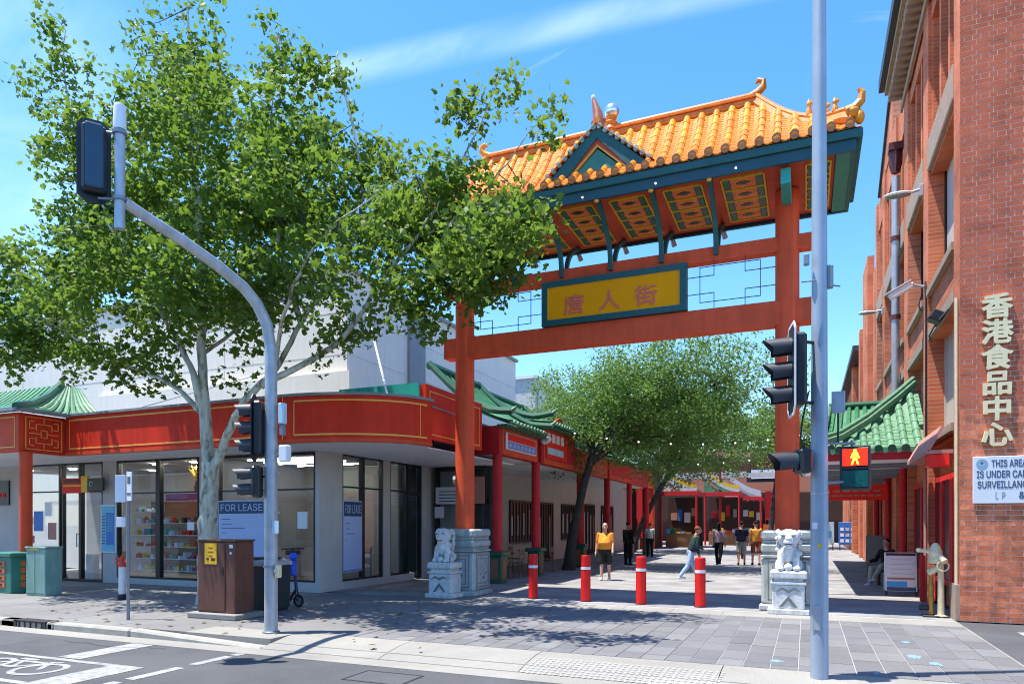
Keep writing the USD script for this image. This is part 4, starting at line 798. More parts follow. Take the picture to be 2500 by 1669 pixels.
# doorway shop at the end of the recess (facing the camera behind the gate column)
rs = Thing("recessed_shopfront", "dark recessed shopfront with stuck-on notices behind the left gate column", "shop", (-9.5, 19, 0))
rs.add("frame", cat(box(-10.7, 18.95, 0, -10.6, 19.15, 3.3), box(-9.9, 18.95, 0, -9.8, 19.15, 3.3), box(-9.0, 18.95, 0, -8.9, 19.15, 3.3), box(-10.6, 18.96, 2.3, -8.9, 19.14, 2.4), box(-10.7, 18.95, 3.3, -8.9, 19.15, 3.42)), "frame_black")
rs.add("pane", box(-10.6, 19.03, 0.1, -9.9, 19.04, 2.3), "glass"); rs.add("pane", box(-9.8, 19.03, .1, -9.0, 19.04, 2.3), "glass"); rs.add("pane", box(-10.6, 19.03, 2.4, -9.9, 19.04, 3.3), "glass")
rs.add("notice_board", box(-10.62, 18.90, 2.28, -9.55, 18.94, 2.80), "plate_white"); rs.add("notice_text", cat([box(-10.5, 18.89, 2.35 + k * .1, -9.7, 18.899, 2.38 + k * .1) for k in range(4)]), "faded_blue"); rs.add("red_board", box(-9.54, 18.91, 2.28, -8.95, 18.945, 3.1), "pinkish"); rs.add("poster", box(-10.66, 18.91, 1.85, -10.35, 18.945, 2.2), "plate_white")
rs.add("back_wall", box(-10.8, 19.36, 0, -8.6, 19.45, 3.6), "interior_dark")

# ================================================================ TALL GREY BUILDING BEHIND
gb2 = Thing("grey_building", "tall plain cream and grey rendered building rising behind the corner shop", "building", (-25, 24, 0))
gb2.add("wall", box(-48, 17.6, 0, -13, 31, 9.5), "cream_wall"); gb2.add("parapet_cap", cat(box(-48.1, 17.5, 9.501, -12.9, 17.75, 9.62), box(-13.15, 17.751, 9.501, -12.9, 31.1, 9.62)), "dark_grey_wall")
gb2.add("recess_strip", box(-12.999, 21.1, 0, -12.90, 22.2, 9.45), "dark_grey_wall", label="dark vertical service strip"); gb2.add("low_wall", box(-24, 17.3, 4.2, -12.7, 17.59, 6.3), "cream_wall", label="lower cream parapet wall")
for z in (6.9, 8.2): gb2.add("joint", cat(box(-48, 17.592, z, -13, 17.599, z + .012), box(-12.999, 17.6, z, -12.992, 21.0, z + .02), box(-12.999, 22.3, z, -12.992, 31, z + .02)), "grey_wall")
for x in (-40, -34, -28.5, -23, -18): gb2.add("joint", box(x, 17.592, 6.35, x + .02, 17.599, 9.4), "grey_wall")
gb3 = Thing("rear_grey_building", "pale grey building seen between the gate and the green street tree", "building", (-20, 40, 0)); gb3.add("wall", box(-36, 32.6, 0, -12.6, 62, 9.0), "grey_wall"); gb3.add("parapet_cap", box(-36.1, 32.5, 9.001, -12.5, 62, 9.15), "white_paint"); gb3.add("downpipe", cyl((-12.5, 32.9, 0), (-12.5, 32.9, 9), .08), "white_paint")

# ================================================================ LEFT ARCADE along the street
arc_ = Thing("shop_arcade", "covered arcade of red columns and green tiled roofs opposite the brick building", "arcade", (-9.5, 30, 0))
arc_.add("back_wall", box(-11.1, 19.36, 0, -10.85, 45.5, 3.9), "wall_taupe")
arc_.add("soffit", box(-10.849, 17.7, 3.62, -8.1, 37.6, 3.64), "soffit_white"); arc_.add("roof_deck", box(-12.9, 17.75, 4.40, -8.2, 37.6, 4.43), "dark_grey_wall")
COLS = (17.75, 20.75, 25.5, 29.4, 33.5, 37.5)
for y in COLS:
    arc_.add("column", lathe([(.135, .9), (.135, 3.62)], 16, (-8.0, y, 0)), "arcade_red", smooth=30)
    p = arc_.add("plinth", cat(cbox(-8.20, y - .20, 0, -7.80, y + .20, .78, .01), cbox(-8.27, y - .27, .78, -7.73, y + .27, .9, .02)), "tile_green_dark"); arc_.add("carved_plate", cat(box(-7.799, y - .12, .12, -7.788, y + .12, .68), box(-8.12, y - .212, .12, -7.88, y - .201, .68)), "wood", under=p)
def pav(y0, y1, zt, zr, gable=False):
    fa = arc_.add("fascia", cat(box(-8.14, y0, 3.62, -7.9, y1 - .05, zt), box(-9.4, y0 - .08, 3.62, -7.9, y0 - .001, zt)), "arcade_red", label="red street fascia board")
    arc_.add("orange_border", cat(box(-7.899, y0 + .1, 3.64, -7.885, y1 - .15, 3.8), box(-7.899, y0 + .1, zt - .12, -7.885, y1 - .15, zt - .02), box(-7.899, y0 + .1, 3.801, -7.885, y0 + .22, zt - .121)), "arcade_orange", under=fa)
    ez = zt + .06; rib_slope(arc_, (-7.55, y0 - .25, ez), (-7.55, y1 - .1, ez), (-10.0, y0 - .25, zr), (-10.0, y1 - .1, zr), int((y1 - y0) / .26), .06, "tile_green", "tiled_roof", .28)
    arc_.add("eave_board", box(-7.9, y0 - .25, ez - .12, -7.6, y1 - .1, ez - .05), "tile_green_dark")
    for k in range(int((y1 - y0) / .26)):
        yy = y0 - .25 + (k + .5) * .26; arc_.add("tile_end", cyl((-7.56, yy, ez + .02), (-7.5, yy, ez + .01), .075, n=8), "tile_green_pale")
    for yy in (y0 - .27, y1 - .08):
        pts = [(-7.45 - 2.6 * k, yy, ez + .16 + (zr - ez) * k - .30 * math.sin(math.pi * k) + .12 * max(0, .25 - k) * 4) for k in np.linspace(0, 1, 9)]
        arc_.add("verge_ridge", tube(pts, .10, 8), "tile_green_dark", smooth=40); arc_.add("verge_tip", tube([pts[0], (pts[0][0] + .15, yy, pts[0][2] + .12)], [.09, .03], 8), "tile_green_pale")
    arc_.add("roof_ridge", tube([(-10.0, y0 - .3, zr + .08), (-10.0, y1 - .05, zr + .08)], .12, 8), "tile_green_dark")
pav(17.75, 20.75, 4.42, 6.15); pav(21.1, 24.6, 4.85, 6.0); pav(29.4, 33.5, 4.45, 5.9)
for a, b in ((24.7, 29.3), (33.6, 37.6)): arc_.add("fascia", box(-8.14, a, 3.62, -7.95, b, 4.5), "arcade_orange" if a < 30 else "arcade_red"); 
arc_.add("gable_board", fX(prism([(-.1, 4.8), (3.0, 4.8), (1.45, 5.35)], 0, .06), -7.96, 21.4, 0), "arcade_orange", label="red gable board over the second sign")
for y0, y1, z0, z1 in ((19.6, 21.2, .9, 2.6), (22.0, 24.2, .9, 2.6), (25.2, 27.4, .9, 2.6), (28.4, 30.2, 0, 2.6), (31.5, 33.6, .9, 2.6), (35, 37, 0, 2.7), (38.5, 41, .3, 2.7)):
    w = arc_.add("window", cat(box(-10.849, y0, z0, -10.80, y1, z1)), "window_dark"); n = max(3, int((y1 - y0) / .28))
    arc_.add("frame", cat([box(-10.80, y0 + (y1 - y0) * k / n - .025, z0, -10.765, y0 + (y1 - y0) * k / n + .025, z1) for k in range(n + 1)] + [box(-10.799, y0, z1 - .06, -10.768, y1, z1 + .02), box(-10.799, y0, z0 - .02, -10.768, y1, z0 + .05)]), "frame_black", under=w)
    for k in range(0, n, 2):
        if rr.random() < .8: arc_.add("sheet", box(-10.795, y0 + (y1 - y0) * (k + .3) / n, z0 + .3, -10.785, y0 + (y1 - y0) * (k + .75) / n, z1 - rr.uniform(.3, .7)), rr.choice(("plate_white", "bleached", "interior", "pinkish")), under=w)
s1 = Thing("arcade_sign", "red over blue and white sign board under the nearest green arcade roof", "sign", (-7.88, 19.3, 4)); s1.add("board", box(-7.884, 18.05, 3.80, -7.865, 20.45, 4.28), "plate_white"); s1.add("red_band", box(-7.864, 18.2, 4.06, -7.858, 20.4, 4.26), "red_sign")
s1.add("blue_band", box(-7.864, 18.2, 3.83, -7.858, 20.4, 4.04), "blue_sign"); s1.add("pale_strip", cat([box(-7.857, 18.3 + k * .3, 3.88, -7.853, 18.42 + k * .3, 3.99) for k in range(7)]), "pale_blue")
s2 = Thing("arcade_sign", "second red sign board with white panels farther under the arcade gable", "sign", (-7.88, 22.4, 4.3)); s2.add("board", box(-7.884, 21.4, 3.85, -7.865, 23.5, 4.75), "red_sign"); s2.add("white_panel", box(-7.864, 21.5, 3.98, -7.858, 23.1, 4.2), "pale_blue")
for k in range(4): s2.add("white_block", cbox(-7.864, 21.45 + k * .45, 4.38, -7.84, 21.75 + k * .45, 4.68, .02), "plate_white")
gg_ = Thing("gargoyle_lamp", "pale carved ornament on the arcade column between the two signs", "ornament", (-7.75, 21.0, 4.3)); gg_.add("carving", blend([S((-7.75, 20.9, 4.32), (.13, .2, .1)), S((-7.62, 20.9, 4.38), .1), S((-7.7, 21.1, 4.4), .09), S((-7.6, 20.75, 4.3), .07)], .04, 2), "stone", smooth=True)

# ================================================================ BRICK BUILDING (right)
bb = Thing("brick_building", "tall red brick building with stone bands, deep windows and cream Chinese letters", "building", (7, 20, 0))
BXX = 2.44
fw = bb.add("front_wall", cat(box(BXX + .01, 14.0035, 0, 3.95, 14.3, 13.8)), "brick_mortar", label="red brick front wall in pale mortar")
bb.add("front_wall", box(3.951, 14.0, 0, 16, 14.3, 13.8), "brick_front", label="continuing brick front wall")
rb_ = random.Random(11); rest = []; nb_ = 0; bh, bl_, mt = .076, .232, .0105
for r in range(int(13.7 / (bh + mt))):
    z = .01 + r * (bh + mt); x = BXX; head = r % 4 == 3; first = True
    while x < 3.94:
        L = .11 if head else bl_
        if first and r % 2: L = .165 if not head else .05
        first = False; x1 = min(x + L, 3.945)
        d = rb_.uniform(-.003, .001); m = box(x, 14.0 + d, z, x1, 14.03, z + bh)
        if x1 - x > .03:
            if nb_ < 300 and z > .0 and x < 3.7: bb.add("brick", m, "brick", under=fw); nb_ += 1
            else: rest.append(m)
        x = x1 + mt
bb.add("upper_bricks", cat(rest), "brick_upper", under=fw, kind="stuff", label="remaining courses of red bricks above")
# street side: core, pilasters, bays with deep windows
bb.add("side_core", box(2.86, 14.301, 0, 16, 30, 13.7), "brick_side")
bb.add("rear_wing", box(2.7, 30.001, 0, 16, 62, 10.6), "brick_side")
PIL = [(14.031, 14.58), (17.42, 18.12), (20.75, 21.5), (23.3, 24.2), (26.6, 27.3), (29.4, 29.99)]
for a, b in PIL: bb.add("pilaster", box(BXX, a, 0, 2.859, b, 13.7), "brick_side")
BAYS = [(14.581, 17.419), (18.121, 20.749), (21.501, 23.299), (24.201, 26.599), (27.301, 29.399)]
for i, (a, b) in enumerate(BAYS):
    for z0, z1 in ((0, 3.5), (5.66, 6.75), (9.25, 10.05), (12.6, 13.7)):
        bb.add("spandrel", box(2.5, a, max(z0, 3.3 if z0 == 0 else z0), 2.859, b, z1) if not (z0 == 0) else box(2.5, a, 3.3, 2.859, b, 3.5), "brick_side")
    for z0, z1, hz in ((3.5, 5.66, 5.66), (6.75, 9.25, 9.25)):
        w = bb.add("window", cat(box(2.78, a, z0, 2.858, b, z1)), "board_beige" if i < 1 or z0 < 5 else "window_dark", label="deep boarded window" if i < 1 or z0 < 5 else "deep dark window")
        bb.add("sill", cat(box(2.40, a, z0 - .14, 2.779, b, z0 + .001), ), "sandstone", under=w)
        bb.add("frame", cat(box(2.74, a, z0 + .002, 2.779, a + .07, z1), box(2.74, b - .07, z0 + .002, 2.779, b, z1), box(2.74, (a + b) / 2 - .03, z0 + .002, 2.779, (a + b) / 2 + .03, z1)), "board_beige" if z0 < 5 else "frame_black", under=w)
    bb.add("stone_lintel", cat(cbox(2.41, a, 9.32, 2.6, b, 9.95, .02)), "sandstone"); bb.add("stone_lintel", box(2.43, a, 5.67, 2.6, b, 5.9), "sandstone")
    for k in range(3):  # narrow upper lights between thin piers
        y0 = a + (b - a) * (k + .12) / 3; y1 = a + (b - a) * (k + .88) / 3
        w = bb.add("upper_light", box(2.80, y0, 10.06, 2.858, y1, 12.5), "window_dark"); 
    for k in range(4):
        y = a + (b - a) * k / 3; bb.add("pier", box(2.52, max(a, y - .09), 10.06, 2.859, min(b, y + .09), 12.599), "brick_side")
bb.add("stone_band", box(2.385, 14.0, 13.0, 2.439, 21.8, 13.2), "sandstone")
for k in range(26): bb.add("corbel", cbox(2.08, 14.05 + k * .30, 13.30, 2.439, 14.19 + k * .30, 13.55, .01), "sandstone")
bb.add("cornice", box(2.0, 14.0, 13.56, 2.46, 21.8, 13.72), "sandstone"); bb.add("gutter", cat(box(1.86, 13.7, 13.721, 2.6, 21.9, 14.05)), "roof_dark"); bb.add("main_roof", box(2.61, 13.7, 13.8, 16.2, 30, 14.0), "roof_dark")
bb.add("hopper_head", cat(lathe([(.11, 11.5), (.17, 11.75), (.18, 12.1)], 4, (2.3, 22.1, 0)), box(2.12, 21.92, 12.1, 2.48, 22.28, 12.3)), "maroon"); bb.add("downpipe", cyl((2.3, 22.1, 3.2), (2.3, 22.1, 11.4), .10, n=14), "galv", smooth=30)
for z in (5.2, 7.4, 9.6): bb.add("pipe_bracket", lathe([(.13, z), (.13, z + .12)], 12, (2.3, 22.1, 0)), "maroon")
bb.add("gable_wall", fN(prism([(-28.6, 13.6), (-24.6, 13.6), (-24.6, 15.4)], 0, .3), 2.78, 0, 0), "brick_side"); bb.add("gable_cap", mv(cbox(2.4, 0, 0, 2.9, 4.4, .1), (0, 24.6, 15.42), rx=-math.atan2(1.85, 4.0)), "roof_dark")
for k, (y, z) in enumerate(((30.0, 11.5), (33.5, 13.2), (38, 11.2), (44, 10.9))): bb.add("parapet_pier", box(2.42, y, 0, 2.69, y + (.8, 2.6, .9, .9)[k], z), "brick_side")
bb.add("rear_roof", box(2.2, 40, 10.61, 16, 64, 10.9), "roof_dark")
for y0 in (31, 36.5, 41, 45.5, 50): bb.add("rear_window", box(2.66, y0, 5.0, 2.699, y0 + 1.8, 8.4), "window_dark"); bb.add("rear_sill", box(2.5, y0 - .05, 4.85, 2.699, y0 + 1.85, 5.0), "sandstone")
bb.add("plinth", box(2.37, 14.02, 0, 2.439, 14.58, .62), "sandstone")
# ground floor on the street: red shop doors, frames, small awning
for y0, y1, m in ((14.7, 15.5, "pale_blue"), (15.75, 16.6, "window_dark"), (16.8, 17.35, "maroon"), (18.3, 19.3, "maroon"), (19.5, 20.5, "window_dark"), (21.7, 23.2, "window_dark"), (24.4, 26.4, "maroon"), (27.4, 29.2, "window_dark")):
    w = bb.add("shop_window", box(2.60, y0, .55 if m != "maroon" else .05, 2.64, y1, 2.55), m); bb.add("frame", cat(box(2.56, y0 - .1, .03, 2.599, y0, 2.65), box(2.56, y1, .03, 2.599, y1 + .1, 2.65), box(2.56, y0, 2.551, 2.599, y1, 2.65), box(2.56, y0, .45, 2.599, y1, .55)), "red_sign" if y0 < 16 else "arcade_red", under=w)
bb.add("shop_poster", box(2.585, 14.78, 1.3, 2.595, 15.4, 2.3), "poster_blue")
bb.add("ground_wall", box(2.65, 14.581, 0, 2.859, 30, 3.299), "brick_side")
aw = bb.add("door_awning", cat(box(2.02, 14.62, 2.95, 2.439, 17.3, 3.02), mv(box(0, 14.62, 0, .05, 17.3, .5), (2.02, 0, 3.02), ry=.5)), "pinkish", label="faded pink awning over the street door"); bb.add("red_box", cbox(2.05, 14.62, 2.72, 2.40, 15.05, 2.949, .02), "red_sign", under=aw)
pp = bb.add("service_pipe", cyl((2.36, 17.2, 0), (2.36, 17.2, 3.4), .035, n=8), "pinkish"); bb.add("service_pipe", cyl((2.40, 14.1, 0), (2.40, 14.1, 5.6), .03, n=8), "cream_paint")
bb.add("conduit", tube([(2.41, 17.5, 3.2), (2.41, 17.5, 6.6), (2.41, 17.6, 7.0)], .02, 6), "signal_black")
# Chinese letters in relief, top to bottom
for i, ch in enumerate("香港食品中心"):
    m = glyph(ch, .475, .055); bb.add("raised_character", fY((m[0] * [.95, .90, 1], m[1]), 2.735, 13.995, 5.19 - i * .432), "letter_cream")
cs = Thing("surveillance_sign", "white enamel warning sign with worn blue lettering on the brick wall", "sign", (3.1, 14, 2.4))
cs.add("plate", cbox(2.615, 13.955, 2.02, 3.66, 13.99, 2.815, .006), "plate_white")
def sl(s, h, x, z, m, w): t = text(s, h, .003); q = w / t[0][:, 0].max(); cs.add("lettering", fY((t[0] * [q, 1, 1], t[1]), x, 13.954, z), m)
sl("THIS AREA", .115, 2.875, 2.635, "faded_blue", .50); sl("IS UNDER CAMERA", .115, 2.665, 2.455, "faded_blue", .93); sl("SURVEILLANCE BY", .115, 2.675, 2.28, "faded_blue", .93); sl("P", .11, 3.02, 2.10, "faded_grey", .055); sl("L", .11, 2.93, 2.10, "faded_grey", .045); sl("&", .11, 3.26, 2.10, "faded_blue", .09)
for x in (2.745, 3.5):
    cs.add("eye_symbol", fY(prism(Point(0, 0).buffer(.085, 8).difference(Point(0, .01).buffer(.035)), 0, .003), x, 13.954, 2.69), "eye_blue"); cs.add("pupil", fY(prism(Point(0, .01).buffer(.02), 0, .003), x, 13.954, 2.69), "faded_blue")
# tiled awning roof over the right footpath
ra = Thing("tiled_awning", "green glazed tile awning roof over the footpath along the brick building", "awning", (1.4, 20, 0))
hipz = lambda t: 3.36 + 1.64 * t - .22 * math.sin(math.pi * t)
es = ra.add("end_slope", sheet(np.array([[(.30 + 2.13 * s, 17.7 + 1.8 * s * k, 3.36 + (hipz(s) - 3.36) * k - .05) for s in np.linspace(0, 1, 10)] for k in np.linspace(0, 1, 8)])), "tile_green_pale")
for k in range(8):
    x = .42 + k * .27; t = (x - .30) / 2.13; n = max(1, int(round(t * 7)))
    for j in range(n):
        a, b = j / n, (j + 1) / n + .02; P_ = lambda c: (x, 17.7 + 1.8 * t * c, 3.36 + (hipz(t) - 3.36) * c)
        ra.add("tile", half_barrel(P_(a), P_(b), .085), "tile_green_pale", under=es)
    m_ = max(2, int(t * 16))
    for j in range(m_):
        a, b = j / m_, (j + 1) / m_; ra.add("pan", sheet(np.array([[(x + .135 + u, 17.7 + 1.8 * t * c, 3.36 + (hipz(t) - 3.36) * c - .03 + e) for u in (-.06, .06)] for c, e in ((a, -.012), (a, .016), (b, .004))])), "tile_green_pale", under=es)
ss = ra.add("street_slope", sheet(np.array([[(.30 + 2.13 * k, 17.7 + 1.8 * k + (16.3 - 1.8 * k) * s, hipz(k) - .05) for s in np.linspace(0, 1, 4)] for k in np.linspace(0, 1, 9)])), "tile_green_pale")
for k in range(54):
    y = 17.95 + k * .3; t = min(1, (y - 17.7) / 1.8); ra.add("tile_row", tube([(.30 + 2.13 * c, y, hipz(c)) for c in np.linspace(0, t, 6)], .07, 6), "tile_green_pale", under=ss)
for k in range(8): ra.add("tile_end", cyl((.42 + k * .27, 17.70, 3.38), (.42 + k * .27, 17.62, 3.37), .085, n=12), "tile_green_dark")
for k in range(7): ra.add("drip_tile", fY(prism([(-.12, .06), (.12, .06), (.1, -.02), (0, -.07), (-.1, -.02)], 0, .02), .555 + k * .27, 17.68, 3.33), "tile_green_pale")
hp_ = [(.22, 17.6, 3.52), (.75, 18.05, 3.72), (1.35, 18.6, 4.15), (2.0, 19.15, 4.72), (2.42, 19.5, 5.12)]
ra.add("hip_ridge", cat(tube(hp_, .10, 8), tube([(a, b, c + .12) for a, b, c in hp_], .06, 8)), "tile_green_pale", smooth=40)
ra.add("beam", cat(box(.30, 17.72, 3.13, 2.43, 17.86, 3.29), box(.30, 17.861, 3.13, .44, 34, 3.29)), "arcade_red"); ra.add("beam_cap", box(.26, 17.69, 3.291, 2.43, 17.8, 3.33), "white_paint")
ra.add("ceiling", box(.45, 17.87, 3.14, 2.43, 34, 3.17), "soffit_white")
for y in np.arange(19, 34, 2.0): ra.add("rafter", box(.45, y, 3.02, 2.43, y + .08, 3.139), "galv_dark")
for y in (18.0, 22.5, 27, 31.5): ra.add("post", cyl((.37, y, 0), (.37, y, 3.13), .06, n=12), "arcade_red")
for y in (20.9, 24.6, 28.5): ra.add("wall_post", cyl((2.35, y, 0), (2.35, y, 3.13), .09, n=12), "arcade_red")
ru = Thing("pavilion_roof", "second green tiled roof rising farther along the right footpath awning", "roof", (1.3, 26, 4)); rib_slope(ru, (.5, 24.6, 4.35), (2.4, 24.6, 4.35), (.75, 26.2, 5.6), (2.4, 26.2, 5.6), 7, .075, "tile_green", "front_slope", .2); ru.add("ridge", tube([(.7, 26.2, 5.7), (2.42, 26.2, 5.7)], .10, 8), "tile_green_dark"); ru.add("verge", tube([(.45, 24.5, 4.5), (.55, 25.2, 4.85), (.72, 26.2, 5.65)], .1, 8), "tile_green_pale")
bn = Thing("street_banner", "long red shop banner hung across under the right awning", "banner", (1.3, 24, 2.6)); bn.add("cloth", box(.35, 24.0, 2.40, 2.28, 24.03, 2.88), "red_sign")
for k in range(14): bn.add("pale_line", box(.5 + k * .28, 23.99, 2.66, .68 + k * .28, 23.999, 2.72) if k < 6 else box(.55 + (k - 6) * .2, 23.99, 2.52, .70 + (k - 6) * .2, 23.999, 2.57), "pinkish")

op = Thing("opposite_shops", "row of plain two storey shops across the road", "shops", (-15, -16, 0))
op.add("wall", cat(box(-60, -24, 0, -22, -15, 8.5), box(-21.9, -24, 0, -6, -15, 6.8), box(-5.9, -24, 0, 14, -15, 9.5), box(14.1, -24, 0, 50, -15, 7.2)), "wall_taupe")
op.add("far_footpath", box(-80, -24, -.4, 60, -10, -.02), "footpath"); op.add("canopy", box(-60, -15, 3.3, 50, -12, 3.6), "roof_dark")
for k in range(24): op.add("window", box(-58 + k * 4.4, -15.02, .4, -55 + k * 4.4, -14.98, 3.0), "window_dark"); op.add("upper_window", box(-57.5 + k * 4.4, -15.02, 4.6, -56 + k * 4.4, -14.98, 6.2), "window_dark")

for k, (x, z, w, h, c, l) in enumerate(((-21.55, 1.45, .42, .6, "poster_blue", "dark blue poster stuck inside the window left of the shop door"), (-21.05, 1.9, .3, .42, "plate_white", "white sheet stuck high inside the window left of the shop door"), (-20.9, 1.2, .36, .5, "pinkish", "pinkish poster stuck low inside the window left of the shop door"), (-17.7, 2.62, .3, .42, "sticker_yellow", "yellow card behind the upper light of the left shop window"), (-11.55, 1.55, .3, .42, "plate_white", "white notice inside the window right of the curved mast"))):
    single("window_poster", box(x, 13.635, z, x + w, 13.645, z + h), c, l, "poster")

# ================================================================ STREET FURNITURE
def signal_head(t, x, y, z, n, face, name="signal_head", board=True, edge="plate_white", s=.26, bw=.50):
    """a vertical traffic signal: housing, target board, visors and lenses; face = unit direction it looks"""
    fx, fy = face; a = math.atan2(fy, fx) + math.pi / 2   # local -Y looks along face
    T = lambda m: mv(m, (x, y, z), rz=a)
    H = n * s
    p = t.add(name, T(cbox(-s / 2, 0, 0, s / 2, .13, H, .03)), "signal_black", label="black traffic signal head")
    if board:
        o = affinity.translate(Polygon([(-bw / 2 + .1, -.11), (bw / 2 - .1, -.11), (bw / 2, -.02), (bw / 2, H + .02), (bw / 2 - .1, H + .11), (-bw / 2 + .1, H + .11), (-bw / 2, H + .02), (-bw / 2, -.02)]), 0, 0)
        def up(poly, d): m = prism(poly, 0, d); v = m[0]; return np.stack([v[:, 0], -v[:, 2] - .002, v[:, 1]], 1), m[1]
        t.add("target_board", T(up(o.buffer(-.03), .012)), "signal_black", under=p); t.add("board_edge", T(up(o.difference(o.buffer(-.03)), .014)), edge, under=p)
    for k in range(n):
        zc = (k + .5) * s; th = np.linspace(-.25 * math.pi, 1.25 * math.pi, 13); v, f = [], []
        for yy, tilt in ((-.02, 0), (-.21, -.02)):
            for r in (s * .40, s * .375): v += [(r * math.cos(q), yy - (.10 * (math.sin(q) > 0) * math.sin(q) if yy < -.1 else 0), zc + r * math.sin(q) + tilt) for q in th]
        m_ = len(th)
        for i in range(m_ - 1):
            for A, B in ((0, 2), (3, 1)): f += [(A * m_ + i, A * m_ + i + 1, B * m_ + i + 1), (A * m_ + i, B * m_ + i + 1, B * m_ + i)]
        t.add("visor", T((np.array(v), np.array(f))), "signal_visor", under=p, smooth=40)
        t.add("lens", T(cyl((0, -.02, zc), (0, -.005, zc), s * .36, n=16)), "lens_green", under=p)
    return p
# right mast, straight
rm = Thing("signal_mast", "straight grey signal mast in front with a lit red pedestrian lamp", "signal mast", (.13, 8.33, 0))
rm.add("pole", lathe([(.094, -.05), (.092, 1.2), (.080, 4.5), (.060, 9.8)], 28, (.13, 8.33, 0)), "pole_paint", smooth=30); rm.add("access_cover", mv(cbox(-.045, -.006, 0, .045, .006, .26, .004), (.10, 8.238, .52), rz=-.3), "galv"); rm.add("sticker", mv(box(-.03, -.002, 0, .03, .002, .07), (.085, 8.249, 1.62), rz=-.5), "plate_white"); rm.add("sticker", mv(box(-.02, -.002, 0, .02, .002, .04), (.13, 8.2385, 1.42)), "sticker_yellow")
rm.add("band", lathe([(.090, 2.0), (.094, 2.005), (.094, 2.03), (.090, 2.035)], 24, (.13, 8.33, 0)), "galv")
h = signal_head(rm, -.14, 8.12, 2.95, 3, (-.985, -.17))
rm.add("bracket", cyl((-.05, 8.18, 3.66), (.13, 8.33, 3.66), .018), "signal_black"); rm.add("bracket", cyl((-.05, 8.18, 3.0), (.13, 8.33, 3.0), .018), "signal_black")
h = signal_head(rm, -.10, 8.14, 2.22, 1, (-.93, -.37), name="pedestrian_signal", board=False, s=.27)
rm.add("cable", tube([(.02, 8.14, 3.1), (-.04, 8.12, 2.8), (-.06, 8.12, 2.6), (-.02, 8.14, 2.5)], .010, 6), "signal_black")
for m in (cyl((.2, 8.35, 4.3), (.34, 8.4, 4.28), .008), cyl((.1, 8.2, 4.31), (-.05, 8.15, 4.30), .008), cbox(.2, 8.3, 4.25, .27, 8.37, 4.5, .01), cbox(-.03, 8.2, 4.5, .03, 8.26, 4.62, .01)): rm.add("fitting", m, "galv_dark")
# lit pedestrian lamp facing the crossing
a = -.12; T = lambda m: mv(m, (.49, 8.45, 2.05), rz=a)
pb = rm.add("pedestrian_lantern", cat(T(cbox(-.15, 0, 0, .15, .14, .235, .02)), T(cbox(-.15, 0, .24, .15, .14, .47, .02))), "signal_black", label="two aspect pedestrian lantern showing the red figure")
rm.add("red_lens", T(box(-.125, -.012, .262, .125, -.002, .448)), "lens_red_box", under=pb)
man_ = unary_union([Point(0, .075).buffer(.017), LineString([(0, .05), (0, -.005)]).buffer(.022), LineString([(-.005, 0), (-.03, -.075)]).buffer(.0105), LineString([(.005, 0), (.03, -.075)]).buffer(.0105), LineString([(-.02, .045), (-.038, -.005)]).buffer(.008), LineString([(.02, .045), (.038, -.005)]).buffer(.008)])
m = prism(man_, 0, .004); rm.add("red_figure", T((np.stack([m[0][:, 0], -m[0][:, 2] - .012, m[0][:, 1] + .355], 1), m[1])), "lens_man", under=pb)
rm.add("green_lens", T(cat(box(-.125, -.010, .03, .125, -.002, .21), (np.stack([m[0][:, 0] * 1.6, -m[0][:, 2] * .5 - .0105, m[0][:, 1] * .7 + .11], 1), m[1]))), "lens_green", under=pb)
rm.add("lantern_edge", T(cat(box(-.152, -.006, -.006, -.128, .0, .476), box(.128, -.006, -.006, .152, .0, .476), box(-.128, -.006, .462, .128, 0, .476), box(-.128, -.006, .225, .128, 0, .25))), "signal_visor", under=pb)
rm.add("lantern_bracket", cat(cyl((.13, 8.33, 2.56), (.49, 8.50, 2.56), .014), cyl((.13, 8.33, 2.12), (.40, 8.48, 2.14), .014), cyl((.46, 8.50, 2.5), (.46, 8.50, 2.6), .014)), "galv_dark")
rm.add("sign_stem", cyl((.32, 8.42, 2.56), (.32, 8.42, 2.92), .010, n=8), "signal_black"); rm.add("small_plate", mv(cbox(-.068, 0, 0, .068, .02, .24, .004), (.32, 8.39, 2.89), rz=-.1), "galv")
# left mast with the long curved outreach
lm = Thing("outreach_signal_mast", "grey curved outreach mast carrying a signal over the road", "signal mast", (-7.6, 8.37, 0))
rise = [(-7.6, 8.37, z) for z in (0, 1.2, 2.5, 3.5, 4.1)]; ar = [(-7.6, 8.36, 4.4), (-7.62, 8.3, 4.73), (-7.655, 8.13, 5.0), (-7.70, 7.9, 5.19), (-7.80, 7.5, 5.39), (-7.91, 7.02, 5.57), (-8.0, 6.6, 5.69), (-8.03, 6.2, 5.79)]
lm.add("pole", tube(rise + ar[:1], [.102, .10, .096, .092, .09, .088], 26), "galv", smooth=40); lm.add("outreach_arm", tube(ar, [.088, .087, .085, .083, .08, .076, .071, .066], 22), "galv", smooth=40)
lm.add("flange", lathe([(.13, 0), (.13, .02), (.112, .03)], 24, (-7.6, 8.37, 0)), "galv_dark"); lm.add("band", lathe([(.112, 1.0), (.116, 1.005), (.116, 1.03), (.112, 1.035)], 24, (-7.6, 8.37, 0)), "galv_dark")
lm.add("drop_tube", lathe([(.062, 5.42), (.062, 6.68)], 20, (-8.04, 6.15, 0)), "galv", smooth=30); lm.add("tube_cap", lathe([(.074, 6.68), (.078, 6.72), (.072, 6.96), (.060, 7.0)], 20, (-8.04, 6.15, 0)), "plate_white", smooth=30)
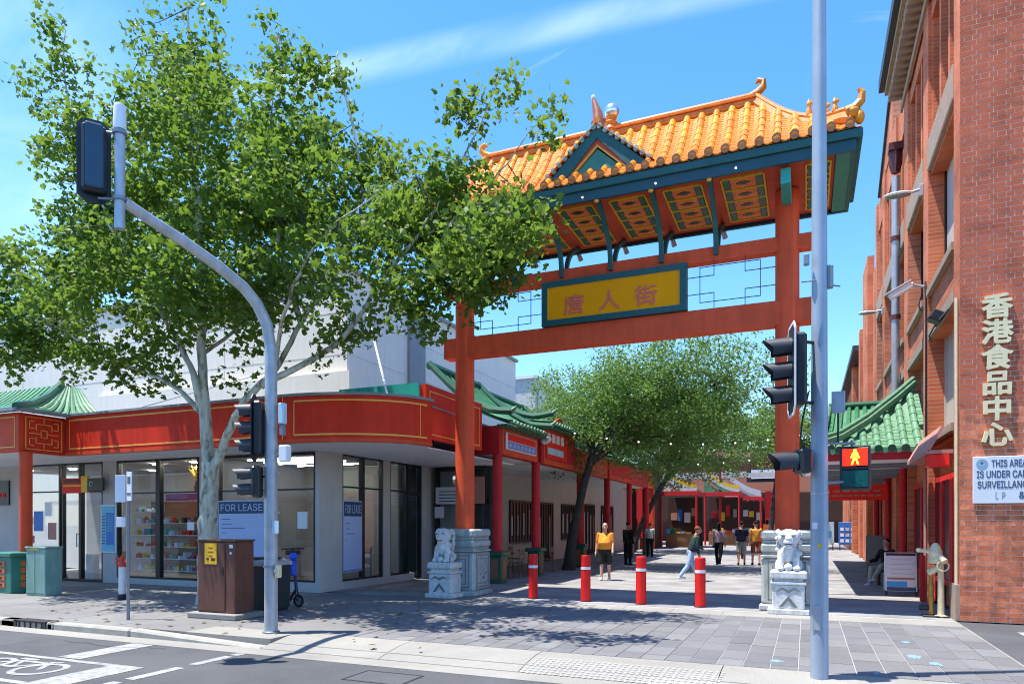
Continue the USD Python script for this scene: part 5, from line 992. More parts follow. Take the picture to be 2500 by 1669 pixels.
for z in (5.78, 6.62): lm.add("clamp", cat(lathe([(.085, z), (.085, z + .045)], 16, (-8.04, 6.15, 0)), cyl((-8.04, 6.15, z + .02), (-8.26, 6.02, z + .02), .015)), "galv_dark")
signal_head(lm, -8.34, 6.02, 5.86, 3, (-.80, .56), edge="signal_black", s=.28, bw=.38); lm.add("housing_back", mv(cbox(-.1, .13, .03, .1, .165, .84, .02), (-8.34, 6.02, 5.86), rz=math.atan2(.56, -.80) + math.pi / 2), "signal_blue")
signal_head(lm, -7.80, 8.24, 2.74, 3, (-.90, -.43), edge="signal_black", s=.27, bw=.32); signal_head(lm, -7.80, 8.20, 2.08, 2, (-.90, -.43), name="pedestrian_signal", board=False, s=.24)
for z in (3.4, 2.8, 2.4): lm.add("bracket", cyl((-7.8, 8.28, z), (-7.6, 8.37, z), .018), "signal_black")
lm.add("junction_box", cbox(-7.44, 8.33, 3.2, -7.33, 8.43, 3.52, .015), "pale_blue"); lm.add("junction_box", cbox(-7.42, 8.34, 3.03, -7.35, 8.42, 3.19, .01), "galv_dark"); lm.add("detector", cbox(-7.40, 8.30, 2.62, -7.24, 8.42, 2.87, .015), "plate_white"); lm.add("detector_arm", cyl((-7.55, 8.37, 2.7), (-7.38, 8.37, 2.8), .014), "galv")
lm.add("number_plate", box(-7.48, 8.262, 1.53, -7.36, 8.27, 1.72), "pale_blue")
for z in (2.45, 1.85): lm.add("step_bolt", cyl((-7.5, 8.36, z), (-7.43, 8.36, z), .014), "galv")
lm.add("push_button", cat(cbox(-7.48, 8.3, .85, -7.40, 8.40, 1.05, .02), cyl((-7.44, 8.3, .96), (-7.44, 8.28, .96), .025)), "cream_paint")
# parking sign post
ps = Thing("parking_sign", "slim galvanised post with two small white plates beside the kerb", "sign", (-10.9, 8.5, 0))
ps.add("post", cyl((-10.9, 8.5, 0), (-10.9, 8.5, 2.6), .028, n=12), "galv_dark", smooth=30)
pa = ps.add("plate", mv(cbox(0, -.008, 0, .15, .008, .50, .004), (-10.88, 8.46, 2.07), rz=-.15), "plate_white"); ps.add("plate", mv(cbox(-.17, -.006, 0, 0, .006, .47, .004), (-10.93, 8.47, 2.05), rz=.5), "plate_white"); ps.add("plate", mv(cbox(-.17, -.006, 0, 0, .006, .17, .004), (-10.93, 8.47, 1.62), rz=.3), "plate_white", label="small square white plate half way up")
ps.add("print_mark", mv(cat(box(.03, -.012, .3, .12, -.0085, .42), box(.02, -.012, .1, .13, -.0085, .14)), (-10.88, 8.46, 2.07), rz=-.15), "plate_text", under=pa)
hy = Thing("hydrant_marker", "white fire plug post with bright red valve head before the shop window", "hydrant", (-13.96, 10.74, 0))
hy.add("post", lathe([(.075, .12), (.075, .72)], 16, (-13.96, 10.74, 0)), "white_paint", smooth=30); hy.add("base", lathe([(.10, 0), (.10, .10), (.085, .12)], 16, (-13.96, 10.74, 0)), "signal_black")
hy.add("valve_head", cat(lathe([(.085, .72), (.09, .80), (.05, .9), (.03, .97)], 14, (-13.96, 10.74, 0)), cyl((-14.09, 10.70, .82), (-13.83, 10.78, .82), .042), cyl((-14.06, 10.66, .90), (-13.9, 10.72, .9), .03)), "hydrant_red")
# brown cabinet, bin, green box
cb = Thing("switch_cabinet", "brown steel cabinet with a yellow notice in front of the tree trunk", "cabinet", (-9.65, 9.45, 0))
cb.add("plinth", cbox(-10.18, 9.10, 0, -9.05, 9.80, .10, .015), "concrete"); cb.add("body", cbox(-10.05, 9.22, .10, -9.18, 9.68, 1.36, .012), "cabinet_brown"); cb.add("lid", cbox(-10.07, 9.20, 1.361, -9.16, 9.70, 1.395, .008), "cabinet_brown")
dd = cb.add("door", cbox(-10.02, 9.205, .14, -9.40, 9.219, 1.33, .004), "cabinet_brown"); cb.add("handle", cbox(-9.46, 9.19, .78, -9.43, 9.204, .92, .004), "iron", under=dd)
nn = cb.add("yellow_notice", box(-9.86, 9.198, .96, -9.58, 9.204, 1.33), "sticker_yellow")
for k, w in enumerate((.10, .13, .08)): cb.add("print_line", box(-9.72 - w / 2, 9.195, 1.24 - k * .07, -9.72 + w / 2, 9.1975, 1.255 - k * .07), "cabinet_brown", under=nn)
cb.add("print_block", cat(box(-9.82, 9.195, 1.03, -9.76, 9.1975, 1.07), box(-9.71, 9.195, 1.02, -9.61, 9.1975, 1.07)), "cabinet_brown", under=nn); cb.add("sticker", box(-9.30, 9.214, 1.25, -9.22, 9.219, 1.31), "plate_white"); cb.add("sticker", box(-9.29, 9.214, 1.14, -9.25, 9.219, 1.18), "plate_white")
bi = Thing("litter_bin", "black street bin half hidden behind the brown cabinet", "bin", (-9.75, 10.45, 0))
bi.add("body", lathe([(.40, 0), (.44, .06), (.46, .88)], 4, (-9.62, 10.45, 0), sq=4), "bin_dark"); bi.add("rim", lathe([(.49, .88), (.49, .95), (.38, 1.0)], 4, (-9.62, 10.45, 0), sq=4), "galv"); bi.add("liner", lathe([(.30, .99), (.30, 1.03)], 14, (-9.62, 10.45, 0)), "bin_dark")
gbx = Thing("service_box", "pale green steel service box beside the green column plinth", "cabinet", (-16.5, 10.7, 0)); gbx.add("body", cbox(-16.82, 10.46, 0, -16.14, 10.86, 1.10, .012), "cabinet_green"); gbx.add("top", cbox(-16.84, 10.44, 1.10, -16.12, 10.88, 1.14, .01), "cabinet_green"); gbx.add("door_seam", cat(box(-16.5, 10.455, .06, -16.495, 10.4595, 1.05), box(-16.78, 10.455, .055, -16.18, 10.4595, .06)), "bin_dark"); gbx.add("lichen_patch", cat(box(-16.7, 10.452, 1.06, -16.35, 10.4597, 1.095)), "sticker_yellow")
# scooter
sc = Thing("kick_scooter", "blue and black shared electric scooter parked behind the curved mast", "scooter", (-9.8, 11.2, 0))
def wheel(x, y): 
    w = sc.add("wheel", tube([(x + .105 * math.cos(q), y, .125 + .105 * math.sin(q)) for q in np.linspace(0, 2 * math.pi, 22)], .024, 8, False), "tyre", smooth=40); sc.add("hub", cyl((x, y - .03, .125), (x, y + .03, .125), .055), "galv_dark", under=w)
wheel(-9.42, 11.15); wheel(-10.42, 11.30)
sc.add("deck", mv(cbox(-.40, -.085, .10, .30, .085, .17, .02), (-9.97, 11.235, 0), rz=-.15), "scooter_navy"); sc.add("fork", cat(cyl((-9.42, 11.11, .125), (-9.48, 11.12, .34), .014), cyl((-9.42, 11.19, .125), (-9.48, 11.18, .34), .014), cyl((-9.66, 11.18, .16), (-9.49, 11.15, .34), .03)), "black_plastic")
sc.add("stem", cyl((-9.47, 11.15, .32), (-9.58, 11.165, 1.13), .032), "scooter_navy", smooth=30); sc.add("battery", mv(cbox(-.06, -.06, .62, .06, .06, .95, .03), (-9.53, 11.13, 0)), "scooter_blue"); sc.add("handlebar", cat(cyl((-9.64, 10.9, 1.17), (-9.52, 11.42, 1.17), .017), cyl((-9.58, 11.165, 1.1), (-9.58, 11.165, 1.19), .03)), "black_plastic"); sc.add("basket", cbox(-9.66, 11.02, 1.05, -9.48, 11.30, 1.14, .02), "black_plastic"); sc.add("mudguard", tube([(-10.42 + .15 * math.cos(q), 11.30, .125 + .15 * math.sin(q)) for q in np.linspace(.3, 2.4, 8)], .03, 6), "scooter_blue")
sc.add("helmet", blend([S((-9.46, 11.05, 1.02), (.10, .08, .08))], .03, 1), "scooter_blue", smooth=True)
# right hydrant and red panel, sandwich board
h2 = Thing("cream_hydrant", "cream and brass twin outlet hydrant at the foot of the brick corner", "hydrant", (2.15, 14.45, 0))
h2.add("standpipe", cat(lathe([(.10, .0), (.10, .03), (.055, .04), (.05, .95), (.075, .96), (.075, 1.0)], 16, (2.22, 14.45, 0))), "cream_paint", smooth=30); h2.add("brass_pipe", lathe([(.055, .04), (.042, .2), (.06, .3), (.042, .4), (.06, .55), (.04, .6), (.04, .8)], 14, (2.08, 14.55, 0)), "brass", smooth=30)
h2.add("valve", cat(cyl((2.05, 14.55, .78), (2.22, 14.45, .92), .06), lathe([(.11, .96), (.12, 1.02), (.10, 1.08), (.12, 1.16), (.07, 1.28), (.03, 1.33)], 14, (2.14, 14.48, 0)), cyl((2.1, 14.45, 1.16), (1.88, 14.38, 1.20), .035), sphere((1.86, 14.37, 1.2), .045, 1), cyl((2.2, 14.42, 1.1), (2.26, 14.30, 1.0), .05)), "cream_paint")
h2.add("hand_wheel", tube([(2.24 + .09 * math.cos(q), 14.36, .92 + .09 * math.sin(q)) for q in np.linspace(0, 2 * math.pi, 16)], .014, 6, False), "cream_paint"); h2.add("foot", cat(cbox(1.93, 14.35, 0, 2.35, 14.65, .03, .008), cyl((1.9, 14.6, .15), (2.05, 14.55, .15), .05)), "iron")
rp = single("red_panel", cbox(2.18, 16.6, .05, 2.28, 16.7, 1.02, .02), "red_sign", "upright bright red panel leaning by the pink pipe", "panel")
sb = Thing("sandwich_board", "white sandwich board with blue foot standing under the right awning", "sandwich board", (2.0, 18.5, 0))
mS = lambda m, t=.10: mv(m, (1.71, 18.38, 0), rx=-t, rz=.08)
sb.add("front_board", mS(cbox(0, 0, .10, .66, .03, 1.0, .006)), "sandwich_white"); sb.add("back_board", mv(cbox(0, .0, .10, .66, .03, 1.0, .006), (1.69, 18.62, 0), rx=.10, rz=.08), "sandwich_white")
sb.add("leg", mS(box(.0, 0, 0, .04, .03, .10)), "black_plastic"); sb.add("leg", mS(box(.62, 0, 0, .66, .03, .10)), "black_plastic"); sb.add("blue_panel", mS(box(.03, -.004, .20, .45, -.001, .33)), "sky_blue"); sb.add("navy_panel", mS(box(.03, -.004, .11, .63, -.001, .195)), "faded_blue"); sb.add("red_strip", mS(box(.04, -.004, .37, .62, -.001, .42)), "pinkish"); sb.add("top_strip", mS(box(.02, -.004, .93, .64, -.001, .99)), "maroon")
for k in range(4): sb.add("print_line", mS(box(.12, -.004, .50 + k * .11, .60 - .05 * (k % 2), -.001, .515 + k * .11)), "bleached")
sn = single("cafe_screen", cat(cbox(1.75, 24.8, .25, 2.3, 24.84, 1.30, .01), box(1.76, 24.7, 0, 1.80, 24.95, .25), box(2.25, 24.7, 0, 2.29, 24.95, .25)), "grey_screen", "grey fabric cafe screen standing under the right awning", "screen")
for k, (x, l, c) in enumerate(((1.1, "pale blue poster board far along the right footpath, left of the pair", "pale_blue"), (2.35, "blue and white patterned board far along the right footpath, right of the pair", "poster_blue"))):
    t = Thing("display_board", l, "board", (x, 48, 0)); t.add("board", cbox(x - .5, 48, .35, x + .5, 48.06, 1.75, .02), c); t.add("leg", box(x - .45, 47.9, 0, x - .4, 48.2, .35), "black_plastic"); t.add("leg", box(x + .4, 47.9, 0, x + .45, 48.2, .35), "black_plastic")
    t.add("print", cat([box(x - .4 + .3 * (q % 3), 47.985, .5 + .36 * (q // 3), x - .2 + .3 * (q % 3), 47.995, .7 + .36 * (q // 3)) for q in range(9)] if k else [box(x - .35, 47.985, .8, x + .35, 47.995, 1.2)]), "plate_white" if k else "sky_blue")
# lamps, camera and floodlight on the brick wall
def wall_lamp(x, y, z, label):
    t = Thing("wall_lamp", label, "lamp", (x, y, z)); t.add("head", sphere((1.93, y, z), (.30, .15, .05), 3), "plate_white", smooth=True); t.add("lens", sphere((1.93, y, z - .03), (.26, .12, .035), 3), "galv_dark", smooth=True); t.add("arm", cat(cyl((2.2, y, z + .01), (2.44, y, z + .05), .03), cbox(2.36, y - .05, z - .12, 2.44, y + .05, z + .14, .01)), "galv")
wall_lamp(2.44, 18.1, 9.22, "oval street lamp nearest on the tall brick wall, left of the dark windows"); wall_lamp(2.44, 26.8, 8.95, "small oval street lamp farther down the brick wall")
cc = Thing("security_camera", "white box security camera on a bracket on the brick wall", "camera", (2.44, 18.0, 6.9)); cc.add("body", mv(cbox(-.30, -.08, -.08, .22, .08, .08, .03), (2.0, 17.95, 6.98), ry=-.5, rz=.15), "plate_white"); cc.add("hood", mv(cbox(-.36, -.09, .081, .24, .09, .10, .01), (2.0, 17.95, 6.98), ry=-.5, rz=.15), "plate_white"); cc.add("arm", cat(cyl((2.2, 17.97, 7.08), (2.44, 17.97, 7.0), .03), cyl((2.12, 17.96, 7.04), (2.22, 17.97, 7.1), .04)), "galv"); cc.add("cable", tube([(2.41, 17.97, 6.95), (2.33, 17.97, 6.6), (2.38, 17.97, 6.45), (2.42, 17.97, 6.5)], .012, 6), "signal_black")
fl_ = Thing("floodlight", "black floodlight fixed under the window head on the brick building", "floodlight", (2.3, 15.5, 5.5)); fl_.add("housing", mv(cbox(-.12, -.16, -.1, .12, .16, .1, .03), (2.28, 15.35, 5.62), ry=.5), "signal_black"); fl_.add("bracket", cat(cyl((2.3, 15.1, 5.5), (2.5, 15.1, 5.75), .02), cyl((2.3, 15.6, 5.5), (2.5, 15.6, 5.75), .02), tube([(2.28, 15.5, 5.5), (2.22, 15.75, 5.36), (2.3, 16.0, 5.3)], .015, 6)), "signal_black"); fl_.add("lamp_glass", mv(box(-.125, -.13, -.08, -.121, .13, .08), (2.28, 15.35, 5.62), ry=.5), "lens_green")
# cafe tables and chairs under the arcade
tb = Thing("cafe_table", "dark square cafe table under the first arcade bay", "table", (-8.9, 18.9, 0)); tb.add("top", cbox(-.35, -.35, .72, .35, .35, .75, .006), "black_plastic", local=True); tb.add("pedestal", cat(cyl((0, 0, .03), (0, 0, .72), .03), cbox(-.22, -.22, 0, .22, .22, .03, .005)), "galv_dark", local=True)
for y, l in ((20.0, "dark square cafe table beside the second arcade column"), (22.6, "dark square cafe table beyond the second arcade column")): tb.dup((-8.9, y, 0), 0, l)
chd = Thing("cafe_chair", "wooden cafe chair nearest in the arcade, back to the street", "chair", (-8.35, 18.9, 0), rz=0, group=None)
chd.add("seat", cbox(-.2, -.2, .43, .2, .2, .46, .006), "wood", local=True); chd.add("backrest", cat(cbox(.17, -.2, .70, .195, .2, .86, .004), cbox(.17, -.2, .55, .19, .2, .6, .004)), "wood", local=True)
for sx, sy, hgt in ((-.18, -.18, .43), (-.18, .18, .43), (.18, -.18, .88), (.18, .18, .88)): chd.add("leg", cyl((sx, sy, 0), (sx, sy, hgt), .017, n=8), "wood", local=True)
for x, y, r_, l in ((-9.5, 18.9, math.pi, "wooden cafe chair on the wall side of the nearest arcade table"), (-8.35, 20.0, 0, "wooden cafe chair beside the second arcade column"), (-9.5, 20.0, math.pi, "wooden cafe chair on the wall side of the second arcade table"), (-8.3, 22.6, .1, "wooden cafe chair beside the leaning tree trunk"), (-9.5, 22.6, math.pi, "wooden cafe chair on the wall side of the third arcade table")): chd.dup((x, y, 0), r_, l)

# ================================================================ TREES
LEAF = np.array([(0, .02), (.46, -.02), (.34, .26), (.58, .50), (.24, .56), (.0, 1.0), (-.24, .54), (-.60, .56), (-.38, .26), (-.50, -.02)]) - [0, .4]
LEAF_B = np.array([(0, 0), (.30, .06), (.42, .30), (.50, .42), (.30, .62), (.08, .98), (-.14, .74), (-.44, .50), (-.34, .22), (-.26, .04)]) - [0, .4]
LEAF_C = np.array([(0, -.02), (.22, .10), (.56, .16), (.30, .44), (.36, .70), (.02, .82), (-.20, .70), (-.26, .48), (-.52, .26), (-.24, .08)]) - [0, .4]
def leaves(centres, normals_up, size, rng, outline=LEAF, fold=.22):
    n = len(centres); k = len(outline); nrm = rng.normal(size=(n, 3)) + [0, 0, normals_up]; nrm /= np.linalg.norm(nrm, axis=1, keepdims=True)
    a = np.cross(nrm, rng.normal(size=(n, 3))); a /= np.linalg.norm(a, axis=1, keepdims=True); b = np.cross(nrm, a)
    s = size * rng.uniform(.5, 1.35, n); o = np.vstack([outline, [[0, 0]]]); w = -fold * np.abs(o[:, 0]) - .15 * o[:, 1] ** 2 
    v = centres[:, None] + s[:, None, None] * (o[None, :, :1] * a[:, None] + o[None, :, 1:] * b[:, None] + w[None, :, None] * nrm[:, None])
    f = np.array([[k, i, (i + 1) % k] for i in range(k)])
    return v.reshape(-1, 3), (np.arange(n)[:, None, None] * (k + 1) + f[None]).reshape(-1, 3)
def sample_lobes(lobes, per, rng, shell=1 / 2.0):
    out = []
    for cx, cy, cz, rx, ry, rz in lobes:
        n = max(6, int(per * rx * ry * rz)) if per > 0 else int(-per)
        u = rng.normal(size=(n, 3)); u /= np.linalg.norm(u, axis=1, keepdims=True); r = rng.uniform(0, 1, n) ** shell * 1.06
        out.append(np.array([cx, cy, cz]) + u * r[:, None] * [rx, ry, rz])
    return np.vstack(out)
def tree(name, label, limbs, lobes, per, lpc, size, lm, bark, rng, spread=.2, gate=.40, twig=True, base=None, shell=.5, fine=1.3):
    t = Thing(name, label, "tree", base or limbs[0][0][0]); nodes = []
    for i, (pts, r0, r1) in enumerate(limbs):
        p = np.array(pts, float); tt = np.linspace(0, 1, len(p)); q = np.linspace(0, 1, max(8, 4 * len(p)))
        from scipy.interpolate import CubicSpline
        sp = CubicSpline(tt, p)(q) if len(p) > 2 else np.outer(1 - q, p[0]) + np.outer(q, p[-1]); sp = sp + (rng.normal(size=sp.shape) * .018 * (q * (1 - q) * 4)[:, None])
        rr_ = r0 + (r1 - r0) * q ** .8
        if i == 0: rr_ = rr_ * (1 + .35 * np.exp(-q * 14))
        m = tube(sp, rr_, 14 if i == 0 else 9); v = m[0]; nz = meshkit.fbm(v * 5.0, 3, i) - .5; c = np.repeat(sp, 14 if i == 0 else 9, 0); v[:len(c)] += (v[:len(c)] - c) * (nz[:len(c), None] * .5)
        t.add("trunk" if i == 0 else "limb", m, bark, smooth=60); nodes.append(sp[len(sp) // 3:])
    nodes = np.vstack(nodes); cl = sample_lobes(lobes, per, rng, shell)
    g_ = meshkit.fbm(cl * fine + 31, 3, 5); cl = cl[g_ > gate + rng.uniform(-.04, .04, len(cl))]
    from scipy.spatial import cKDTree
    if twig:
        kd = cKDTree(nodes); _, ix = kd.query(cl); tw = []
        for c, n0 in zip(cl[::3], nodes[ix[::3]]):
            d = c - n0
            if np.linalg.norm(d) > 1.3: n0 = c - d / np.linalg.norm(d) * .6; d = c - n0
            mid = n0 + d * .55 + rng.normal(size=3) * .08 * np.linalg.norm(d) + [0, 0, .05]; tw.append(tube([n0, mid, c], [.006 + .005 * np.linalg.norm(d), .006, .003], 4, False))
        t.add("twigs", cat(tw), "bark_dark", kind="stuff", label="fine branches inside the crown")
    k = rng.poisson(lpc, len(cl)); cc = np.repeat(cl, k, 0); cc = cc + np.clip(rng.normal(size=cc.shape), -1.7, 1.7) * spread * [1, 1, .8]
    w_ = rng.randint(0, 3, len(cc)); t.add("crown", cat(*[leaves(cc[w_ == q], .9, size * (1, .92, .8)[q], rng, o, (.22, .45, .1)[q]) for q, o in enumerate((LEAF, LEAF_B, LEAF_C))]), lm, kind="stuff", label="leafy green crown")
    return t, len(cc)
rng = np.random.RandomState(5)
LOBES = [(-12.32,10.8,12.0,1.02,1.3),(-15.49,10.5,12.38,.54,.84),(-15.64,10.2,11.15,.83,.78),(-16.25,10.4,9.7,.6,.6),(-14.91,10.6,10.22,1.08,1.18),(-12.91,11.2,10.09,1.93,1.64),(-9.43,10.6,9.72,1.1,1.27),(-9.61,10.8,11.51,.47,.47),(-8.24,10.8,10.22,.37,.7),(-8.23,11.2,8.32,1.28,1.28),(-10.01,11.0,8.04,1.77,1.33),(-5.93,11.2,8.91,.6,.72),(-5.06,11.2,9.49,.19,.46),(-4.27,11.3,8.71,.49,.34),(-6.35,11.3,7.52,1.22,.97),(-4.97,11.4,7.0,.82,.78),(-5.62,11.3,6.44,.95,.87),(-15.05,10.5,7.36,1.76,1.18),(-16.41,10.6,5.96,1.43,1.12),(-12.85,10.6,6.33,1.58,1.02),(-10.42,10.6,6.03,1.22,.91),(-8.49,11.0,5.91,1.02,.85),(-8.19,11.0,4.87,.55,.38),(-13.86,10.4,4.65,.52,.52),(-10.6,10.9,4.89,.63,.45),(-6.85,11.2,5.85,.7,.65),(-6.57,11.2,5.25,.24,.32),(-17.36,10.5,7.9,.62,.62),(-9.04,10.9,7.15,1.28,1.03),(-11.34,10.7,7.44,1.8,1.17),(-14.33,10.5,8.6,1.44,.96),(-13.26,10.4,5.03,1.02,.56), (-4.13,9.0,6.04,.56,.5),(-4.51,9.0,5.6,.57,.57),(-3.74,9.2,5.81,.34,.28),(-5.28,9.0,5.46,.65,.59),(-6.51,9.2,6.4,.83,.83),(-8.09,9.2,6.95,1.1,.95),(-9.86,9.3,6.37,1.17,1.02),(-11.73,9.2,6.94,1.23,.9),(-13.58,9.2,6.37,1.13,.87),(-10.83,9.4,9.39,1.22,1.22),(-11.51,9.3,8.1,1.07,.9),(-7.1,9.2,5.29,.64,.5),(-10.38,9.2,5.7,1.03,.63),(-8.54,9.6,8.58,.84,.92),(-9.03,12.6,8.82,1.14,1.14),(-11.65,12.8,9.09,1.54,1.34),(-14.0,12.8,9.29,1.85,1.63),(-16.88,12.6,9.01,1.72,1.38),(-14.52,12.6,11.91,1.63,1.52),(-7.08,12.6,7.83,1.0,1.0),(-12.19,12.4,6.88,1.32,.92),(-11.03,12.4,10.59,1.09,1.09)]
def l6(l, ry): return [(x, y, z, rx, ry * (.6 if rx < .7 else 1), rz) for x, y, z, rx, rz in l]
limbs = [([(-11.47, 10.8, -.05), (-11.49, 10.8, 1.3), (-11.46, 10.8, 2.2), (-11.41, 10.8, 2.95)], .20, .17),
    ([(-11.42, 10.8, 2.75), (-11.62, 10.8, 4.42), (-11.69, 10.8, 6.25), (-11.86, 10.9, 8.15), (-11.99, 10.9, 10.49), (-12.18, 10.9, 12.67)], .14, .02),
    ([(-11.40, 10.8, 2.45), (-11.2, 10.75, 2.95), (-10.87, 10.7, 3.45), (-10.31, 10.6, 4.11), (-9.72, 10.8, 4.71), (-9.23, 11.0, 5.66), (-8.57, 11.1, 6.46), (-7.93, 11.2, 7.76), (-8.01, 10.9, 9.56), (-8.26, 10.9, 10.7)], .115, .012),
    ([(-11.67, 10.8, 4.05), (-11.72, 10.6, 4.84), (-12.1, 10.5, 5.58), (-12.87, 10.4, 6.83), (-14.34, 10.5, 8.89), (-15.35, 10.5, 11.05), (-15.49, 10.5, 12.87)], .085, .010),
    ([(-11.69, 10.8, 4.0), (-12.22, 10.5, 4.59), (-12.87, 10.3, 4.88), (-14.63, 10.4, 5.63), (-16.72, 10.6, 6.61)], .06, .012),
    ([(-9.96, 10.7, 4.41), (-9.15, 10.9, 4.77), (-8.16, 11.1, 5.39), (-7.53, 11.2, 6.27), (-6.72, 11.3, 7.09), (-6.07, 11.3, 7.95), (-5.49, 11.2, 8.66), (-5.01, 11.2, 9.64)], .075, .008),
    ([(-6.72, 11.3, 7.09), (-5.67, 11.4, 7.52), (-4.8, 11.4, 8.3), (-4.11, 11.3, 8.79)], .03, .006),
    ([(-9.23, 11.0, 5.66), (-9.69, 10.9, 7.25), (-9.83, 10.8, 9.06), (-9.55, 10.8, 11.5)], .06, .008),
    ([(-7.53, 11.2, 6.27), (-6.35, 11.3, 6.38), (-5.15, 11.4, 6.48)], .04, .008),
    ([(-9.72, 10.8, 4.71), (-8.6, 9.9, 5.7), (-7.2, 9.2, 6.4), (-5.4, 9.0, 6.9)], .05, .008), ([(-11.69, 10.8, 5.6), (-12.2, 9.8, 6.6), (-12.6, 9.3, 7.8), (-12.8, 9.2, 9.2)], .05, .008), ([(-11.7, 10.8, 5.2), (-11.2, 11.9, 6.4), (-11, 12.7, 7.6)], .05, .008)]
pt, n1 = tree("plane_tree", "tall spreading plane tree with pale mottled trunk between kerb and shops", limbs, l6(LOBES[:32], 1.0) + l6(LOBES[32:], .8) + l6([LOBES[i] for i in (14, 15, 16, 16, 15, 25)], .9) + [(-17.0, 10.2, 7.3, .9, .9, .8), (-17.3, 10.0, 6.2, .9, .9, .8), (-16.2, 9.4, 6.7, 1.0, .9, .9), (-17.6, 11.4, 6.8, 1.0, .9, .9), (-7.4, 11.2, 6.9, 1.0, 1.0, .8), (-8.3, 9.6, 7.6, 1.0, .9, .8)], 66, 25, .13, "leaf_plane", "bark", rng, spread=.17, gate=.49, fine=1.55)
print("leaves", n1)
fr_ = np.random.RandomState(9); fc = np.stack([fr_.uniform(-13.5, -4, 130), fr_.uniform(8.0, 13.3, 130), np.full(130, .012)], 1); fv, ff = leaves(fc, 6.0, .085, fr_)
single("fallen_leaves", (fv * [1, 1, .6] + [0, 0, .012], ff), "leaf_fallen", "dry plane leaves fallen on the paving under the big tree", "leaves", kind="stuff")
def street_tree(label, base, lean, cz, r, seed, n=900, size=.085, coff=None):
    coff = coff or (lean[0] * 1.2, lean[1])
    rg_ = np.random.RandomState(seed); b = np.array(base, float); top = b + [lean[0], lean[1], cz - r[2] * .55]; lb = [([b - [0, 0, .05], b + (top - b) * [.35, .35, .45], top], .21, .13)]
    lobes = []
    for k in range(9):
        a = k * 2.4 + seed; d = .62 * (k / 9) ** .5 if k else 0; c = np.array([b[0] + coff[0] + math.cos(a) * d * r[0] * 1.15, b[1] + coff[1] + math.sin(a) * d * r[1] * 1.15, cz + r[2] * (.35 * math.cos(k * 1.7))]); lobes.append((*c, r[0] * .54, r[1] * .52, r[2] * .54)); lb.append(([top - [0, 0, .3], top + (c - top) * .5 + [0, 0, .25], c], .10, .02))
    return tree("street_tree", label, lb, lobes, -n / 9, 42, size, "leaf_street", "bark_dark", rg_, spread=.22, gate=.33, base=tuple(base), shell=.42, fine=.9)[0]
street_tree("leafy street tree with dark leaning trunk beside the arcade, nearest beyond the gate", (-7.95, 23.9, 0), (.75, .5), 5.9, (4.9, 3.4, 3.1), 2, 1700, coff=(2.3, 1.8))
street_tree("second dark trunked street tree farther along the arcade", (-9.4, 40.0, 0), (2.2, 1.0), 7.0, (5.6, 4.2, 3.8), 4, 1100, .12)
street_tree("small street tree at the far end behind the right gate column", (-2.3, 50.0, 0), (.6, .4), 7.6, (3.4, 3.2, 3.0), 7, 500, .14)
sl_ = Thing("festoon_lights", "string of small white festoon bulbs hung over the street", "lights", (-4, 28, 5))
for (p, q, s_) in (((-8, 23, 5.0), (2.4, 27, 5.4), .7), ((-8, 30, 4.6), (2.4, 33, 5.6), .7)):
    pts = [(p[0] + (q[0] - p[0]) * k, p[1] + (q[1] - p[1]) * k, p[2] + (q[2] - p[2]) * k - s_ * 4 * k * (1 - k)) for k in np.linspace(0, 1, 21)]; sl_.add("wire", tube(pts, .008, 4), "signal_black")
    for c in pts[1:-1:2]: sl_.add("bulb", sphere((c[0], c[1], c[2] - .05), .035, 1), "bulb")
# ================================================================ FAR END OF THE STREET
mk = Thing("market_hall", "market hall closing the far end of the street with stalls and striped awnings", "market hall", (-5, 67, 0))
mk.add("wall", box(-24, 68, 0, 12, 75, 8.6), "pinkish", label="far hall wall"); mk.add("lane_beam", box(-14, 56, 5.9, 8, 56.25, 6.35), "maroon", label="thin red beam across the lane"); mk.add("beam_post", cyl((-6.2, 56.1, 0), (-6.2, 56.1, 5.9), .09, n=8), "arcade_red"); mk.add("pale_beam", box(-13.5, 57.5, 5.3, 4, 57.7, 5.65), "bleached"); mk.add("fascia_beam", box(-20, 66.2, 6.5, 10, 66.8, 7.7), "maroon", label="long brown fascia beam"); mk.add("white_band", box(-20, 66.1, 5.9, 10, 66.4, 6.35), "bleached"); mk.add("dark_shopfront", box(-13, 67.6, 0, 7, 67.9, 4.5), "wood_dark")
r5 = random.Random(5)
